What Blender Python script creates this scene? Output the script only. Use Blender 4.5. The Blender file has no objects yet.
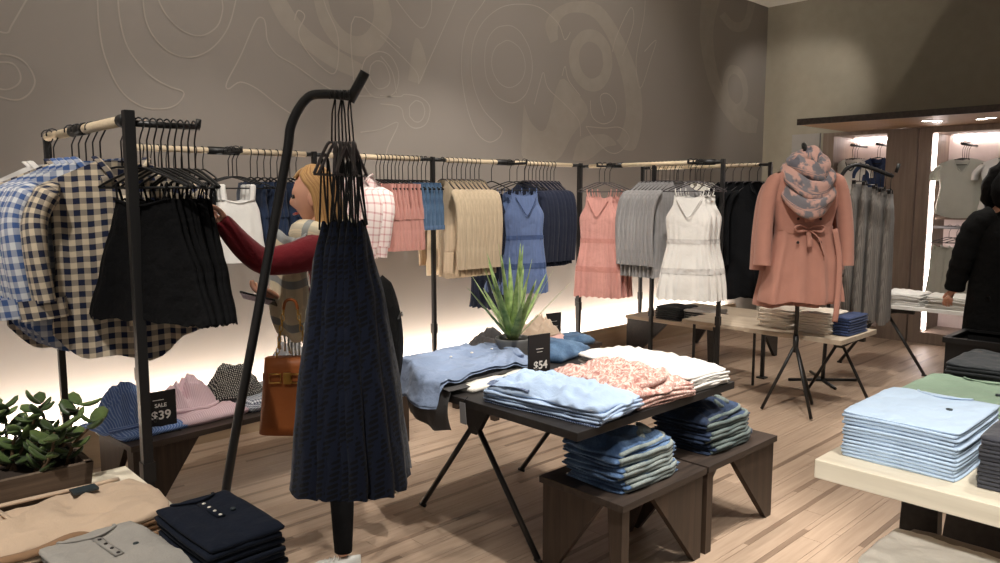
import bpy, math, random
from mathutils import Vector, Matrix, noise
PI = math.pi
RND = random.Random(11)
SC = bpy.context.scene
COL = SC.collection

# ------------------------------------------------------------------ camera
cam_d = bpy.data.cameras.new('camera')
cam_d.sensor_width = 36.0
cam_d.lens = 27.036
cam_d.clip_start = 0.05
cam = bpy.data.objects.new('camera', cam_d)
COL.objects.link(cam)
_a = math.radians(46.6); _p = math.atan(86.5 / 751)
_fh = Vector((math.cos(_a), math.sin(_a), 0)); _R = Vector((math.sin(_a), -math.cos(_a), 0))
_F = _fh * math.cos(_p) + Vector((0, 0, -math.sin(_p))); _U = _R.cross(_F)
cm = Matrix((_R, _U, -_F)).transposed().to_4x4()
cm.translation = (0, 0, 1.55)
cam.matrix_world = cm
SC.camera = cam

# ------------------------------------------------------------------ world, exposure
w = bpy.data.worlds.new('world'); SC.world = w; w.use_nodes = True
bg = w.node_tree.nodes['Background']
bg.inputs[0].default_value = (1.0, 0.95, 0.90, 1)
bg.inputs[1].default_value = 0.25
SC.view_settings.view_transform = 'Standard'
SC.view_settings.look = 'None'
SC.view_settings.exposure = 0.0
SC.view_settings.gamma = 1.0
SC.view_settings.use_curve_mapping = False

# ------------------------------------------------------------------ ceiling spotlights and added fill spots
def spot(loc, target, energy, ang=50, blend=.6, size=.06, col=(1, .94, .86)):
    d = bpy.data.lights.new('ceiling_or_fill_spot', 'SPOT')
    d.energy = energy; d.spot_size = math.radians(ang); d.spot_blend = blend
    d.shadow_soft_size = size; d.color = col
    o = bpy.data.objects.new('ceiling_or_fill_spot', d); COL.objects.link(o)
    o.location = loc
    o.rotation_euler = (Vector(target) - Vector(loc)).to_track_quat('-Z', 'Y').to_euler()
    return o
CZ = 3.82
for loc, tgt, e, ang in (
    ((1.5, 0.9, CZ), (2.45, 2.05, .7), 330, 40),      # display table
    ((3.3, 1.0, CZ), (2.6, 1.9, .6), 200, 42),
    ((1.6, -.1, CZ), (2.35, .6, .8), 260, 40),        # white table
    ((3.6, .2, CZ), (2.8, .7, .8), 120, 42),
    ((-.3, 1.2, CZ), (.5, 1.85, .8), 270, 42),        # trouser table
    ((-.4, 2.0, CZ), (.8, 3.2, 1.3), 210, 48),        # left rack
    ((2.6, 2.4, CZ), (3.8, 4.2, 1.3), 260, 50),       # wall rail
    ((1.0, 2.2, CZ), (1.9, 4.2, 1.3), 130, 46),
    ((3.6, 2.6, CZ), (5.1, 3.8, 1.2), 210, 46),       # dresses
    ((2.7, 1.2, CZ), (5.2, 2.4, .9), 260, 36),
    ((-2.2, -.6, 3.6), (2.3, .55, .5), 900, 13),       # added low-angle fill, brightens the cream tees under the pale table
    ((4.2, 1.0, CZ), (4.2, 1.2, 0), 240, 62),         # floor
    ((3.6, 2.6, CZ), (3.6, 2.7, 0), 200, 62),
    ((1.9, 2.7, CZ), (2.0, 2.7, 0), 90, 50),
    ((6.2, 2.2, CZ), (6.3, 2.4, 0), 200, 62),
    ((5.0, .6, CZ), (6.5, 2.0, .9), 130, 50),
    ((8.0, 3.0, CZ), (8.9, 4.3, 2.6), 60, 60),
    ((.4, 2.6, CZ), (.6, 4.8, 2.4), 75, 95),         # added fill spots, a soft wash brightening the printed wall
    ((2.8, 2.6, CZ), (3.0, 4.8, 2.4), 75, 95),
    ((5.2, 2.6, CZ), (5.4, 4.8, 2.4), 75, 95),
):
    spot(loc, tgt, e * 1.15, ang)

# ------------------------------------------------------------------ node helper
def S2L(c):
    return tuple(((v / 255 / 12.92) if v / 255 <= .04045 else ((v / 255 + .055) / 1.055) ** 2.4) for v in c) + (1.0,)

class NT:
    def __init__(s, name, rough=.8, spec=.3, metal=0, sheen=0):
        s.m = bpy.data.materials.new(name); s.m.use_nodes = True
        s.t = s.m.node_tree; s.b = s.t.nodes['Principled BSDF']
        s.b.inputs['Roughness'].default_value = rough
        s.b.inputs['Specular IOR Level'].default_value = spec
        s.b.inputs['Metallic'].default_value = metal
        if sheen: s.b.inputs['Sheen Weight'].default_value = sheen
        s._tc = None
    def put(s, sock, v):
        if isinstance(v, bpy.types.NodeSocket): s.t.links.new(v, sock)
        elif v is not None:
            if hasattr(sock.default_value, '__len__') and not hasattr(v, '__len__'): v = (v,) * len(sock.default_value)
            sock.default_value = v
    def n(s, typ, out=0, props=None, **inp):
        nd = s.t.nodes.new('ShaderNode' + typ)
        for k, v in (props or {}).items(): setattr(nd, k, v)
        for k, v in inp.items():
            s.put(nd.inputs[int(k[1:])] if k[0] == '_' and k[1:].isdigit() else nd.inputs[k.replace('_', ' ')], v)
        return nd.outputs[out]
    def co(s, kind='UV'):
        if s._tc is None: s._tc = s.t.nodes.new('ShaderNodeTexCoord')
        return s._tc.outputs[kind]
    def map(s, vec, scale=(1, 1, 1), rot=(0, 0, 0), loc=(0, 0, 0)):
        return s.n('Mapping', Vector=vec, Scale=scale, Rotation=rot, Location=loc)
    def noise(s, vec, scale, detail=3, rough=.5, out=0):
        return s.n('TexNoise', out, Vector=vec, Scale=scale, Detail=detail, Roughness=rough)
    def math(s, op, a, b=None, clamp=False):
        nd = s.t.nodes.new('ShaderNodeMath'); nd.operation = op; nd.use_clamp = clamp
        s.put(nd.inputs[0], a)
        if b is not None: s.put(nd.inputs[1], b)
        return nd.outputs[0]
    def mix(s, fac, a, b, mode='MIX'):
        nd = s.t.nodes.new('ShaderNodeMix'); nd.data_type = 'RGBA'; nd.blend_type = mode
        s.put(nd.inputs[0], fac); s.put(nd.inputs[6], a); s.put(nd.inputs[7], b)
        return nd.outputs[2]
    def ramp(s, fac, a, b):
        return s.n('MapRange', Value=fac, From_Min=a, From_Max=b)
    def sep(s, vec):
        nd = s.t.nodes.new('ShaderNodeSeparateXYZ'); s.t.links.new(vec, nd.inputs[0]); return nd.outputs
    def rand(s):
        return s.t.nodes.new('ShaderNodeObjectInfo').outputs['Random']
    def color(s, v): s.put(s.b.inputs['Base Color'], v); return s
    def bump(s, h, strength=.3, dist=.003):
        s.put(s.b.inputs['Normal'], s.n('Bump', Height=h, Strength=strength, Distance=dist)); return s
    def emit(s, col, st):
        s.put(s.b.inputs['Emission Color'], col); s.b.inputs['Emission Strength'].default_value = st; return s

MAT = {}
def plain(name, rgb, rough=.5, spec=.4, metal=0):
    t = NT(name, rough, spec, metal)
    c = S2L(rgb); nz = t.noise(t.co('Object'), 9, 3)
    t.color(t.mix(t.ramp(nz, .3, .7), tuple(v * .92 for v in c[:3]) + (1,), c))
    MAT[name] = t.m; return t.m
def fabric(name, rgb, var=.86, fine=260, bump=.25, streak=0, sheen=.15, rough=.9):
    t = NT(name, rough, .15, 0, sheen)
    c = S2L(rgb); d = tuple(v * var for v in c[:3]) + (1,)
    co = t.co('Object')
    nz = t.noise(co, 7, 4)
    base = t.mix(t.ramp(nz, .3, .7), d, c)
    if streak:
        st = t.noise(t.map(co, (90, 90, 3)), 1, 2)
        base = t.mix(t.math('MULTIPLY', t.ramp(st, .35, .65), streak), base, tuple(v * .55 for v in c[:3]) + (1,))
    t.color(base)
    wrn = t.math('ABSOLUTE', t.math('SUBTRACT', t.noise(co, 9, 3), .5))
    t.bump(t.math('ADD', t.math('MULTIPLY', t.noise(co, fine, 2), .35), t.math('ADD', t.math('MULTIPLY', t.noise(co, 24, 3), 1.6), t.math('MULTIPLY', wrn, 5))), bump + .15, .005)
    MAT[name] = t.m; return t.m
def patterned(name, fn, rough=.9, bump=.25):
    t = NT(name, rough, .15, 0, .12)
    fn(t)
    t.bump(t.math('ADD', t.math('MULTIPLY', t.noise(t.co('Object'), 240, 2), .35), t.math('MULTIPLY', t.noise(t.co('Object'), 20, 3), 2.2)), bump + .1, .004)
    MAT[name] = t.m; return t.m
def sq(t, v, freq, duty):       # 1 inside the stripe
    return t.math('LESS_THAN', t.math('FRACT', t.math('MULTIPLY', v, freq)), duty)

# fixtures
plain('black_metal', (24, 23, 23), .42, .5)
plain('black_plastic', (16, 16, 17), .45, .4)
plain('grey_plastic', (72, 66, 68), .5, .4)
plain('chrome', (190, 190, 190), .25, .5, 1)
plain('brass', (205, 165, 90), .3, .5, 1)
plain('black_board', (34, 33, 33), .6, .3)
plain('sign_white', (235, 232, 225), .8)
plain('concrete_pot', (112, 112, 110), .85)
plain('soil', (45, 35, 28), .95)
plain('panel_grey', (150, 146, 142), .5)
plain('panel_pale', (196, 182, 176), .6)
plain('wall_upper_right', (150, 143, 128), .9, .2)
plain('ceiling_paint', (225, 222, 212), .9, .2)
plain('button_dark', (35, 25, 24), .4)
plain('button_white', (220, 215, 205), .4)
plain('tag_dark', (45, 55, 60), .6)
plain('tag_grey', (140, 142, 145), .6)
plain('shoe_white', (205, 205, 200), .7)
plain('shoe_brown', (120, 98, 82), .7)
plain('lips', (170, 85, 80), .5)
plain('eye_dark', (50, 40, 35), .2)
plain('phone_black', (18, 18, 22), .2)
def wood(name, a, b, ax=0, rough=.5, spec=.35, s=1.0, rnd=.25):
    t = NT(name, rough, spec)
    sc = [26 * s, 26 * s, 26 * s]; sc[ax] = 1.6 * s
    off = t.n('Combine' + 'XYZ', X=t.math('MULTIPLY', t.rand(), 37), Y=t.math('MULTIPLY', t.rand(), 91), Z=t.math('MULTIPLY', t.rand(), 53))
    v = t.n('VectorMath', 0, {'operation': 'ADD'}, _0=t.map(t.co('Object'), tuple(sc)), _1=off)
    g = t.noise(v, 1.2, 6, .62)
    c = t.mix(t.ramp(g, .3, .72), S2L(a), S2L(b))
    k = t.math('ADD', 1 - rnd / 2, t.math('MULTIPLY', t.rand(), rnd))
    c = t.n('VectorMath', 0, {'operation': 'SCALE'}, _0=c, Scale=k)
    t.color(c).bump(g, .15, .002)
    MAT[name] = t.m; return t.m
wood('floor_oak', (154, 132, 113), (176, 154, 134), 0, .45, .35, 1.3, .10)
wood('floor_inlay', (116, 96, 80), (138, 117, 99), 0, .42, .4, 1.0, .2)
wood('dark_wood', (40, 34, 31), (72, 61, 54), 0, .45, .35, 1.0, .1)
wood('dark_wood_v', (40, 32, 27), (70, 56, 46), 2, .45, .35, 1.0, .1)
wood('black_wood', (34, 32, 32), (52, 49, 48), 0, .4, .35, 1.0, .05)
wood('pale_wood', (204, 194, 174), (222, 213, 194), 1, .5, .3, .8, .05)
wood('mid_wood', (178, 161, 141), (202, 187, 167), 1, .5, .3, .8, .05)
wood('rail_wood', (200, 180, 150), (222, 204, 176), 0, .5, .3, .8, .05)
wood('plinth_wood', (150, 128, 104), (172, 150, 124), 0, .5, .3, .8, .05)
wood('cabinet_wood', (108, 94, 84), (134, 118, 106), 2, .55, .3, .8, .05)
wood('canopy_wood', (120, 92, 66), (150, 118, 88), 1, .5, .3, .8, .05)
wood('planter_wood', (72, 60, 50), (120, 104, 90), 0, .8, .2, 1.4, .05)
def led(name, col, st):
    t = NT(name); t.color((.8, .8, .8, 1)).emit(col, st); MAT[name] = t.m
led('led_wall', (1, .96, .89, 1), 70)
led('led_cabinet', (1, .86, .82, 1), 24)
led('downlight', (1, .97, .92, 1), 30)
t = NT('wall_paint', .92, .2)
nz = t.noise(t.co('Object'), 1.5, 3); fine = t.noise(t.co('Object'), 160, 2)
t.color(t.mix(nz, S2L((136, 128, 121)), S2L((143, 135, 128)))).bump(fine, .06)
MAT['wall_paint'] = t.m
plain('print_line', (166, 156, 145), .9, .2)
plain('print_fill', (153, 144, 134), .9, .2)
plain('shade_fill', (136, 124, 115), .9, .2)

# fabrics
fabric('black_lace', (9, 9, 11), .7, 120, .6, 0, 0)
fabric('black_knit', (14, 15, 18), .8, 260, .25, 0, 0)
fabric('navy_knit', (32, 37, 54), .8, 260, .25, .35, .05)
fabric('beige_knit', (206, 186, 158), .9, streak=.35)
fabric('grey_knit', (160, 158, 158), .86, 300, .3, .5)
fabric('charcoal_knit', (74, 72, 72), .86)
fabric('dark_tee', (62, 63, 70), .9)
fabric('charcoal_tee', (52, 55, 58), .9)
fabric('sky_tee', (178, 199, 222), .95)
fabric('green_tee', (128, 150, 130), .92)
fabric('cream_tee', (238, 233, 222), .94)
fabric('taupe_tee', (140, 126, 112), .9)
fabric('white_cotton', (226, 223, 218), .94)
fabric('white_lacy', (206, 202, 198), .85, 90, .9)
fabric('pink_dress_cotton', (216, 158, 148), .92, 200, .5, .25)
fabric('pink_lace', (204, 142, 132), .85, 90, .9)
fabric('blue_dress_cotton', (98, 116, 156), .86, 200, .5, .25)
fabric('blue_lace', (66, 84, 124), .85, 90, .9)
fabric('trench_pink', (182, 131, 115), .93, 300, .15)
fabric('pink_cotton', (196, 142, 132), .9, 200, .4, .2)
fabric('khaki', (206, 182, 158), .92, 240, .25)
fabric('khaki_dark', (150, 118, 90), .88, 240, .25)
fabric('grey_henley', (160, 156, 150), .93)
fabric('navy_henley', (19, 25, 38), .85, 260, .25, 0, .03)
fabric('offwhite_henley', (206, 202, 194), .94)
fabric('maroon_knit', (110, 26, 34), .85, 300, .4)
fabric('leggings_black', (10, 10, 11), .9, 260, .2, 0, 0)
fabric('coat_black', (13, 13, 13), .8, 60, .5, 0, 0)
fabric('fur_black', (20, 18, 17), .5, 60, 1.0)
fabric('leather_tan', (150, 86, 46), .85, 180, .2, 0, 0, .45)
fabric('lightblue_shirt', (178, 200, 230), .92, 220, .35)
fabric('chambray', (136, 152, 180), .88, 380, .4)
fabric('tan_pile', (186, 166, 146), .9)
fabric('rose_pile', (212, 172, 164), .9)
fabric('grey_pile', (150, 148, 148), .85)
fabric('cream_trouser', (238, 226, 210), .93)
fabric('blue_trouser', (52, 66, 102), .9)
fabric('navy_tee', (52, 66, 98), .9)
fabric('heather_tee', (188, 188, 178), .92)
fabric('hair_black', (24, 20, 18), .6)
def skinmat(name, rgb):
    t = NT(name, .55, .35); c = S2L(rgb)
    t.color(t.mix(t.noise(t.co('Object'), 12, 3), tuple(v * .9 for v in c[:3]) + (1,), c))
    t.b.inputs['Subsurface Weight'].default_value = .08
    t.b.inputs['Subsurface Radius'].default_value = (.01, .004, .002)
    MAT[name] = t.m
skinmat('skin', (214, 160, 134))
def _denim(a, b):
    def f(t):
        co = t.co('Object')
        c = t.mix(t.ramp(t.noise(co, 9, 4), .35, .65), S2L(a), S2L(b))
        st = t.noise(t.map(co, (160, 160, 12)), 1, 2)
        t.color(t.mix(t.math('MULTIPLY', t.ramp(st, .4, .6), .35), c, tuple(v * .6 for v in S2L(a)[:3]) + (1,)))
    return f
patterned('denim_mid', _denim((58, 82, 118), (112, 140, 176)))
patterned('denim_dark', _denim((30, 40, 60), (58, 74, 102)))
patterned('denim_deep', _denim((26, 34, 52), (46, 60, 86)))
patterned('denim_shorts', _denim((58, 82, 112), (98, 126, 156)))
patterned('denim_reverse', _denim((122, 134, 134), (160, 168, 164)))
patterned('denim_reverse_dark', _denim((84, 98, 98), (122, 132, 128)))
def _plaid(base, dark, freq=24, duty=.5):
    def f(t):
        s = t.sep(t.co('UV'))
        a = sq(t, s[0], freq, duty); b = sq(t, s[1], freq, duty)
        k = t.math('MULTIPLY', t.math('ADD', a, b), .5)
        mid = tuple((x + y) / 2 for x, y in zip(S2L(base), S2L(dark)))
        c = t.mix(t.math('MINIMUM', t.math('MULTIPLY', k, 2), 1), S2L(base), tuple(.45 * x + .55 * y for x, y in zip(S2L(base), S2L(dark))))
        c = t.mix(t.math('GREATER_THAN', k, .75), c, S2L(dark))
        t.color(c)
    return f
patterned('plaid_cream', _plaid((214, 198, 172), (36, 42, 66)))
patterned('plaid_blue', _plaid((218, 220, 222), (72, 98, 150)))
patterned('plaid_pink', _plaid((240, 226, 222), (206, 152, 152), 22, .22))
def _stripe(a, b, freq, duty, ax=0):
    def f(t):
        s = t.sep(t.co('UV'))
        t.color(t.mix(sq(t, s[ax], freq, duty), S2L(a), S2L(b)))
    return f
patterned('blue_stripe', _stripe((92, 120, 178), (150, 172, 212), 70, .35))
patterned('pink_stripe', _stripe((212, 178, 188), (228, 204, 208), 90, .5))
patterned('wool_twill', _stripe((100, 95, 91), (124, 119, 113), 120, .5))
patterned('gingham', _plaid((220, 224, 230), (60, 66, 88), 60))
def _dots(bg_, fg, sc, th):
    def f(t):
        v = t.n('TexVoronoi', 0, Vector=t.co('UV'), Scale=sc, Randomness=.15)
        t.color(t.mix(t.math('LESS_THAN', v, th), S2L(bg_), S2L(fg)))
    return f
patterned('black_dot', _dots((32, 32, 34), (196, 192, 182), 75, .26))
patterned('eyelet_navy', _dots((15, 22, 39), (6, 8, 15), 55, .34), .85, .6)
patterned('navy_dash', _dots((60, 74, 108), (170, 184, 206), 95, .3))
def _floral(bg_, f1, f2, sc):
    def f(t):
        co = t.co('UV')
        n1 = t.noise(co, sc, 3); n2 = t.noise(t.map(co, (1, 1, 1), (0, 0, 0), (7, 3, 0)), sc * .7, 3)
        c = t.mix(t.ramp(n1, .49, .55), S2L(bg_), S2L(f1))
        t.color(t.mix(t.ramp(n2, .56, .61), c, S2L(f2)))
    return f
patterned('floral_pink', _floral((190, 148, 138), (222, 198, 188), (168, 116, 108), 70))
patterned('floral_scarf', _floral((198, 158, 146), (122, 119, 124), (98, 96, 104), 12))
def _scarf(t):
    s = t.sep(t.co('UV'))
    c = t.mix(sq(t, s[1], 6, .18), S2L((216, 202, 174)), S2L((146, 148, 146)))
    t.color(t.mix(t.math('MULTIPLY', sq(t, s[0], 9, .2), .35), c, S2L((150, 150, 140))))
patterned('scarf_plaid', _scarf)
def _hair(t):
    st = t.noise(t.map(t.co('UV'), (220, 5, 1)), 1, 3)
    t.color(t.mix(t.ramp(st, .3, .7), S2L((128, 86, 48)), S2L((214, 170, 112))))
patterned('hair_blond', _hair, .5, .4)
def _leaf(a, b):
    def f(t):
        t.color(t.mix(t.ramp(t.noise(t.co('Object'), 25, 3), .3, .7), S2L(a), S2L(b)))
    return f
patterned('agave_leaf', _leaf((92, 124, 66), (164, 184, 116)), .45, .1)
patterned('jade_leaf', _leaf((50, 68, 36), (88, 104, 58)), .35, .05)
patterned('jade_leaf_dark', _leaf((32, 46, 26), (60, 76, 40)), .35, .05)
plain('stem_brown', (92, 72, 50), .8)

# ------------------------------------------------------------------ mesh builder
def lerp(a, b, t): return a + (b - a) * t
def interp(tab, v):
    if v <= tab[0][0]: return tab[0][1:]
    for p, q in zip(tab, tab[1:]):
        if v <= q[0]:
            t = (v - p[0]) / (q[0] - p[0]); t = t * t * (3 - 2 * t) * .5 + t * .5
            return tuple(lerp(x, y, t) for x, y in zip(p[1:], q[1:]))
    return tab[-1][1:]
class MB:
    def __init__(s): s.v = []; s.f = []; s.uv = []; s.sm = []
    def add(s, vs, fs, uvs=None, smooth=True):
        o = len(s.v)
        s.v += [tuple(p) for p in vs]
        s.uv += list(uvs) if uvs else [(p[0] + .3 * p[1], p[2] + .3 * p[1]) for p in vs]
        for f in fs: s.f.append(tuple(i + o for i in f)); s.sm.append(smooth)
        return s
    def box(s, lo, hi, rz=0, piv=None):
        x0, y0, z0 = lo; x1, y1, z1 = hi
        vs = [(x, y, z) for z in (z0, z1) for x, y in ((x0, y0), (x1, y0), (x1, y1), (x0, y1))]
        if rz:
            px, py = piv or ((x0 + x1) / 2, (y0 + y1) / 2); c, n = math.cos(rz), math.sin(rz)
            vs = [(px + (x - px) * c - (y - py) * n, py + (x - px) * n + (y - py) * c, z) for x, y, z in vs]
        return s.add(vs, [(0, 3, 2, 1), (4, 5, 6, 7), (0, 1, 5, 4), (1, 2, 6, 5), (2, 3, 7, 6), (3, 0, 4, 7)], smooth=False)
    def prism(s, poly, d):      # poly: 3D points of one face, extruded by vector d
        n = len(poly); d = Vector(d)
        a = [Vector(p) for p in poly]; b = [p + d for p in a]
        return s.add(a + b, [tuple(range(n))[::-1], tuple(range(n, 2 * n))] + [(i, (i + 1) % n, n + (i + 1) % n, n + i) for i in range(n)], smooth=False)
    def tube(s, pts, r, n=8, closed=False, flat=None, cap=True):
        pts = [Vector(p) for p in pts]; m = len(pts)
        rs = r if hasattr(r, '__len__') else [r] * m
        up = None; rings = []
        for i, p in enumerate(pts):
            if closed: t = pts[(i + 1) % m] - pts[i - 1]
            else: t = pts[min(i + 1, m - 1)] - pts[max(i - 1, 0)]
            if t.length < 1e-9: t = Vector((0, 0, 1))
            t.normalize()
            if up is None:
                up = Vector((0, 0, 1)) if abs(t.z) < .9 else Vector((0, 1, 0))
            a = t.cross(up)
            if a.length < 1e-6: a = t.cross(Vector((1, 0, 0)))
            a.normalize(); up = a.cross(t).normalized()
            fl = flat or 1
            rings.append([p + a * math.cos(2 * PI * k / n) * rs[i] + up * math.sin(2 * PI * k / n) * rs[i] * fl for k in range(n)])
        return s.loft(rings, closed, cap)
    def loft(s, rings, closed=False, cap=True, uvs=None):
        n = len(rings[0]); m = len(rings)
        vs = [p for r in rings for p in r]; fs = []
        for i in range(m if closed else m - 1):
            j = (i + 1) % m
            for k in range(n): fs.append((i * n + k, i * n + (k + 1) % n, j * n + (k + 1) % n, j * n + k))
        if cap and not closed: fs += [tuple(range(n))[::-1], tuple((m - 1) * n + k for k in range(n))]
        if uvs is None:
            uvs = []; L = 0
            for i in range(m):
                if i: L += (Vector(rings[i][0]) - Vector(rings[i - 1][0])).length
                ac = 0
                for k in range(n):
                    if k: ac += (Vector(rings[i][k]) - Vector(rings[i][k - 1])).length
                    uvs.append((ac, L))
        return s.add(vs, fs, uvs)
    def grid(s, fn, nu, nv):
        vs, uvs, fs = [], [], []
        for j in range(nv + 1):
            for i in range(nu + 1):
                p = fn(i / nu, j / nv); vs.append(p[:3]); uvs.append(p[3:5] if len(p) > 3 else (i / nu * .4, j / nv * .4))
        for j in range(nv):
            for i in range(nu):
                a = j * (nu + 1) + i; fs.append((a, a + 1, a + nu + 2, a + nu + 1))
        return s.add(vs, fs, uvs)
    def ball(s, c, r, n=12, m=8, fn=None):
        c = Vector(c); r = r if hasattr(r, '__len__') else (r,) * 3
        rings = []
        for i in range(m + 1):
            el = -PI / 2 + PI * (i + .02) / (m + .04)
            ring = []
            for k in range(n):
                az = 2 * PI * k / n
                d = Vector((math.cos(el) * math.cos(az), math.cos(el) * math.sin(az), math.sin(el)))
                q = Vector((d.x * r[0], d.y * r[1], d.z * r[2]))
                ring.append(c + (fn(d, q) if fn else q))
            rings.append(ring)
        return s.loft(rings)
    def xf(s, mat, start=0):
        s.v[start:] = [tuple(mat @ Vector(p)) for p in s.v[start:]]; return s
    def build(s, name, mat, parent=None, bevel=0):
        me = bpy.data.meshes.new(name); me.from_pydata(s.v, [], s.f)
        ul = me.uv_layers.new(name='UVMap')
        flat = []
        for l in me.loops: flat += s.uv[l.vertex_index]
        ul.data.foreach_set('uv', flat)
        me.polygons.foreach_set('use_smooth', s.sm)
        me.materials.append(MAT[mat]); me.update()
        o = bpy.data.objects.new(name, me); COL.objects.link(o); o.parent = parent
        if bevel:
            b = o.modifiers.new('bevel', 'BEVEL'); b.width = bevel; b.segments = 2; b.limit_method = 'ANGLE'; b.angle_limit = .6
        return o
def tag(o, label=None, cat=None, group=None, kind=None):
    for k, v in (('label', label), ('category', cat), ('group', group), ('kind', kind)):
        if v: o[k] = v
    return o
def thing(name, label, cat, loc=(0, 0, 0), rz=0, group=None):
    o = bpy.data.objects.new(name, None); COL.objects.link(o); o.empty_display_size = .05
    o.location = loc; o.rotation_euler = (0, 0, rz)
    return tag(o, label, cat, group)
KIDS = {}
def copy_tree(o, parent=None):
    c = o.copy(); COL.objects.link(c); c.parent = parent
    for ch in list(o.children): copy_tree(ch, c)
    return c
def place(proto, loc, rz=0, label=None, group=None, rx=0, ry=0):
    # the first placement uses the prototype itself, the next ones copies of it
    if proto.name in KIDS: o = copy_tree(KIDS[proto.name])
    else: KIDS[proto.name] = proto; o = proto
    o.location = loc; o.rotation_euler = (rx, ry, rz)
    if label: o['label'] = label
    if group: o['group'] = group
    return o
def struct(name, mb, mat, parent=None, bevel=0):
    o = mb.build(name, mat, parent, bevel)
    if parent is None: o['kind'] = 'structure'
    return o
def text_mesh(name, body, size, mat, parent, loc, rot, bold=0):
    cu = bpy.data.curves.new(name, 'FONT'); cu.body = body; cu.size = size; cu.align_x = 'CENTER'; cu.align_y = 'CENTER'
    cu.extrude = .0006; cu.offset = bold
    tmp = bpy.data.objects.new(name + '_tmp', cu); COL.objects.link(tmp)
    dg = bpy.context.evaluated_depsgraph_get()
    me = bpy.data.meshes.new_from_object(tmp.evaluated_get(dg))
    bpy.data.objects.remove(tmp); bpy.data.curves.remove(cu)
    me.materials.clear(); me.materials.append(MAT[mat])
    o = bpy.data.objects.new(name, me); COL.objects.link(o); o.parent = parent
    o.location = loc; o.rotation_euler = rot
    return o
def spline(pts, n=6):           # catmull-rom through points
    pts = [Vector(p) for p in pts]; out = []
    for i in range(len(pts) - 1):
        p0 = pts[max(i - 1, 0)]; p1 = pts[i]; p2 = pts[i + 1]; p3 = pts[min(i + 2, len(pts) - 1)]
        for k in range(n):
            t = k / n
            out.append(.5 * ((2 * p1) + (p2 - p0) * t + (2 * p0 - 5 * p1 + 4 * p2 - p3) * t * t + (3 * p1 - p0 - 3 * p2 + p3) * t ** 3))
    return out + [pts[-1]]
def skin_mesh(name, joints, edges, root, mat, parent, sub=2):
    # joints: list of (x,y,z,r) or (x,y,z,rx,ry)
    me = bpy.data.meshes.new(name)
    me.from_pydata([j[:3] for j in joints], edges, [])
    o = bpy.data.objects.new(name, me); COL.objects.link(o)
    m = o.modifiers.new('skin', 'SKIN'); m.use_smooth_shade = True
    sv = me.skin_vertices[0].data if me.skin_vertices else None
    if sv is None:
        bpy.context.view_layer.update(); sv = me.skin_vertices[0].data
    for i, j in enumerate(joints):
        sv[i].radius = (j[3], j[4] if len(j) > 4 else j[3]); sv[i].use_root = (i == root)
    s = o.modifiers.new('sub', 'SUBSURF'); s.levels = sub; s.render_levels = sub
    dg = bpy.context.evaluated_depsgraph_get()
    me2 = bpy.data.meshes.new_from_object(o.evaluated_get(dg))
    bpy.data.objects.remove(o)
    me2.materials.clear(); me2.materials.append(MAT[mat])
    for p in me2.polygons: p.use_smooth = True
    o2 = bpy.data.objects.new(name, me2); COL.objects.link(o2); o2.parent = parent
    return o2
def absorb(o, mb, smooth=True):   # append builder geometry to an existing mesh object
    me = o.data; vs = [tuple(v.co) for v in me.vertices]; fs = [tuple(p.vertices) for p in me.polygons]
    n = len(vs)
    m2 = bpy.data.meshes.new(me.name); m2.from_pydata(vs + mb.v, [], fs + [tuple(i + n for i in f) for f in mb.f])
    for mt in me.materials: m2.materials.append(mt)
    for p in m2.polygons: p.use_smooth = True
    o.data = m2; bpy.data.meshes.remove(me); return o

# ------------------------------------------------------------------ the room
WY, WX, CEIL = 4.8, 9.2, 3.9
struct('wall_back', MB().box((-3, WY, 0), (WX, WY + .15, CEIL)), 'wall_paint')
struct('wall_right', MB().box((WX, -3, 0), (WX + .15, WY + .15, CEIL)), 'wall_upper_right')
struct('ceiling', MB().box((-3, -3, CEIL), (WX + .15, WY + .15, CEIL + .1)), 'ceiling_paint')
floor = struct('floor', MB().box((-3, -3, -.12), (WX + .15, WY + .15, -.012)), 'floor_inlay')
# floor boards and dark inlay strips
BW, SW, GAP = .095, .026, .0015
def board_mesh(name, L, W, mat):
    mb = MB().box((0, 0, -.012), (L - GAP, W - GAP, 0)); o = mb.build(name, mat, floor); return o
blen = {}
rf = random.Random(3)
filler = MB(); restb = MB()
nb = ns = 0
row = 0
y = -1.2
while y < 4.58:
    x = .1 - rf.random() * 1.6
    while x < 9.1:
        L = rf.choice((1.2, 1.4, 1.6)); L = min(L, WX - x) if x + L > WX else L
        near = (x + L > .9 and y > -.4 and nb < 300 and abs(math.atan2(y + .05, x + L / 2) - _a) < .78 and (x + L / 2) < 8.3)
        if near and x + L < WX:
            if L not in blen: o = blen[L] = board_mesh('floor_board', L, BW, 'floor_oak')
            else: o = blen[L].copy(); COL.objects.link(o)
            o.location = (x, y, 0); nb += 1
        else: restb.box((x, y, -.012), (x + L - GAP, y + BW - GAP, 0))
        x += L
    yy = y + BW; x = .1 - rf.random()
    while x < 9.1:
        dark = rf.random() < .36
        L = rf.choice((.45, .6, .75)) if dark else rf.choice((.3, .5, .8, 1.1))
        if x + L > WX: L = WX - x
        near = x + L > 1.0 and y > .2 and ns < 300 and abs(math.atan2(y, x + L / 2) - _a) < .7
        if dark and near and L in (.45, .6, .75):
            key = ('s', L)
            if key not in blen: o = blen[key] = board_mesh('inlay_strip', L, SW, 'floor_inlay')
            else: o = blen[key].copy(); COL.objects.link(o)
            o.location = (x, yy, 0); ns += 1
        else: filler.box((x, yy, -.012), (x + L - GAP, yy + SW - GAP, 0))
        x += L
    y += BW + SW
tag(restb.build('outer_floor_boards', 'floor_oak', floor), kind='stuff')
tag(filler.build('filler_strips', 'floor_oak', floor), kind='stuff')
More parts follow.
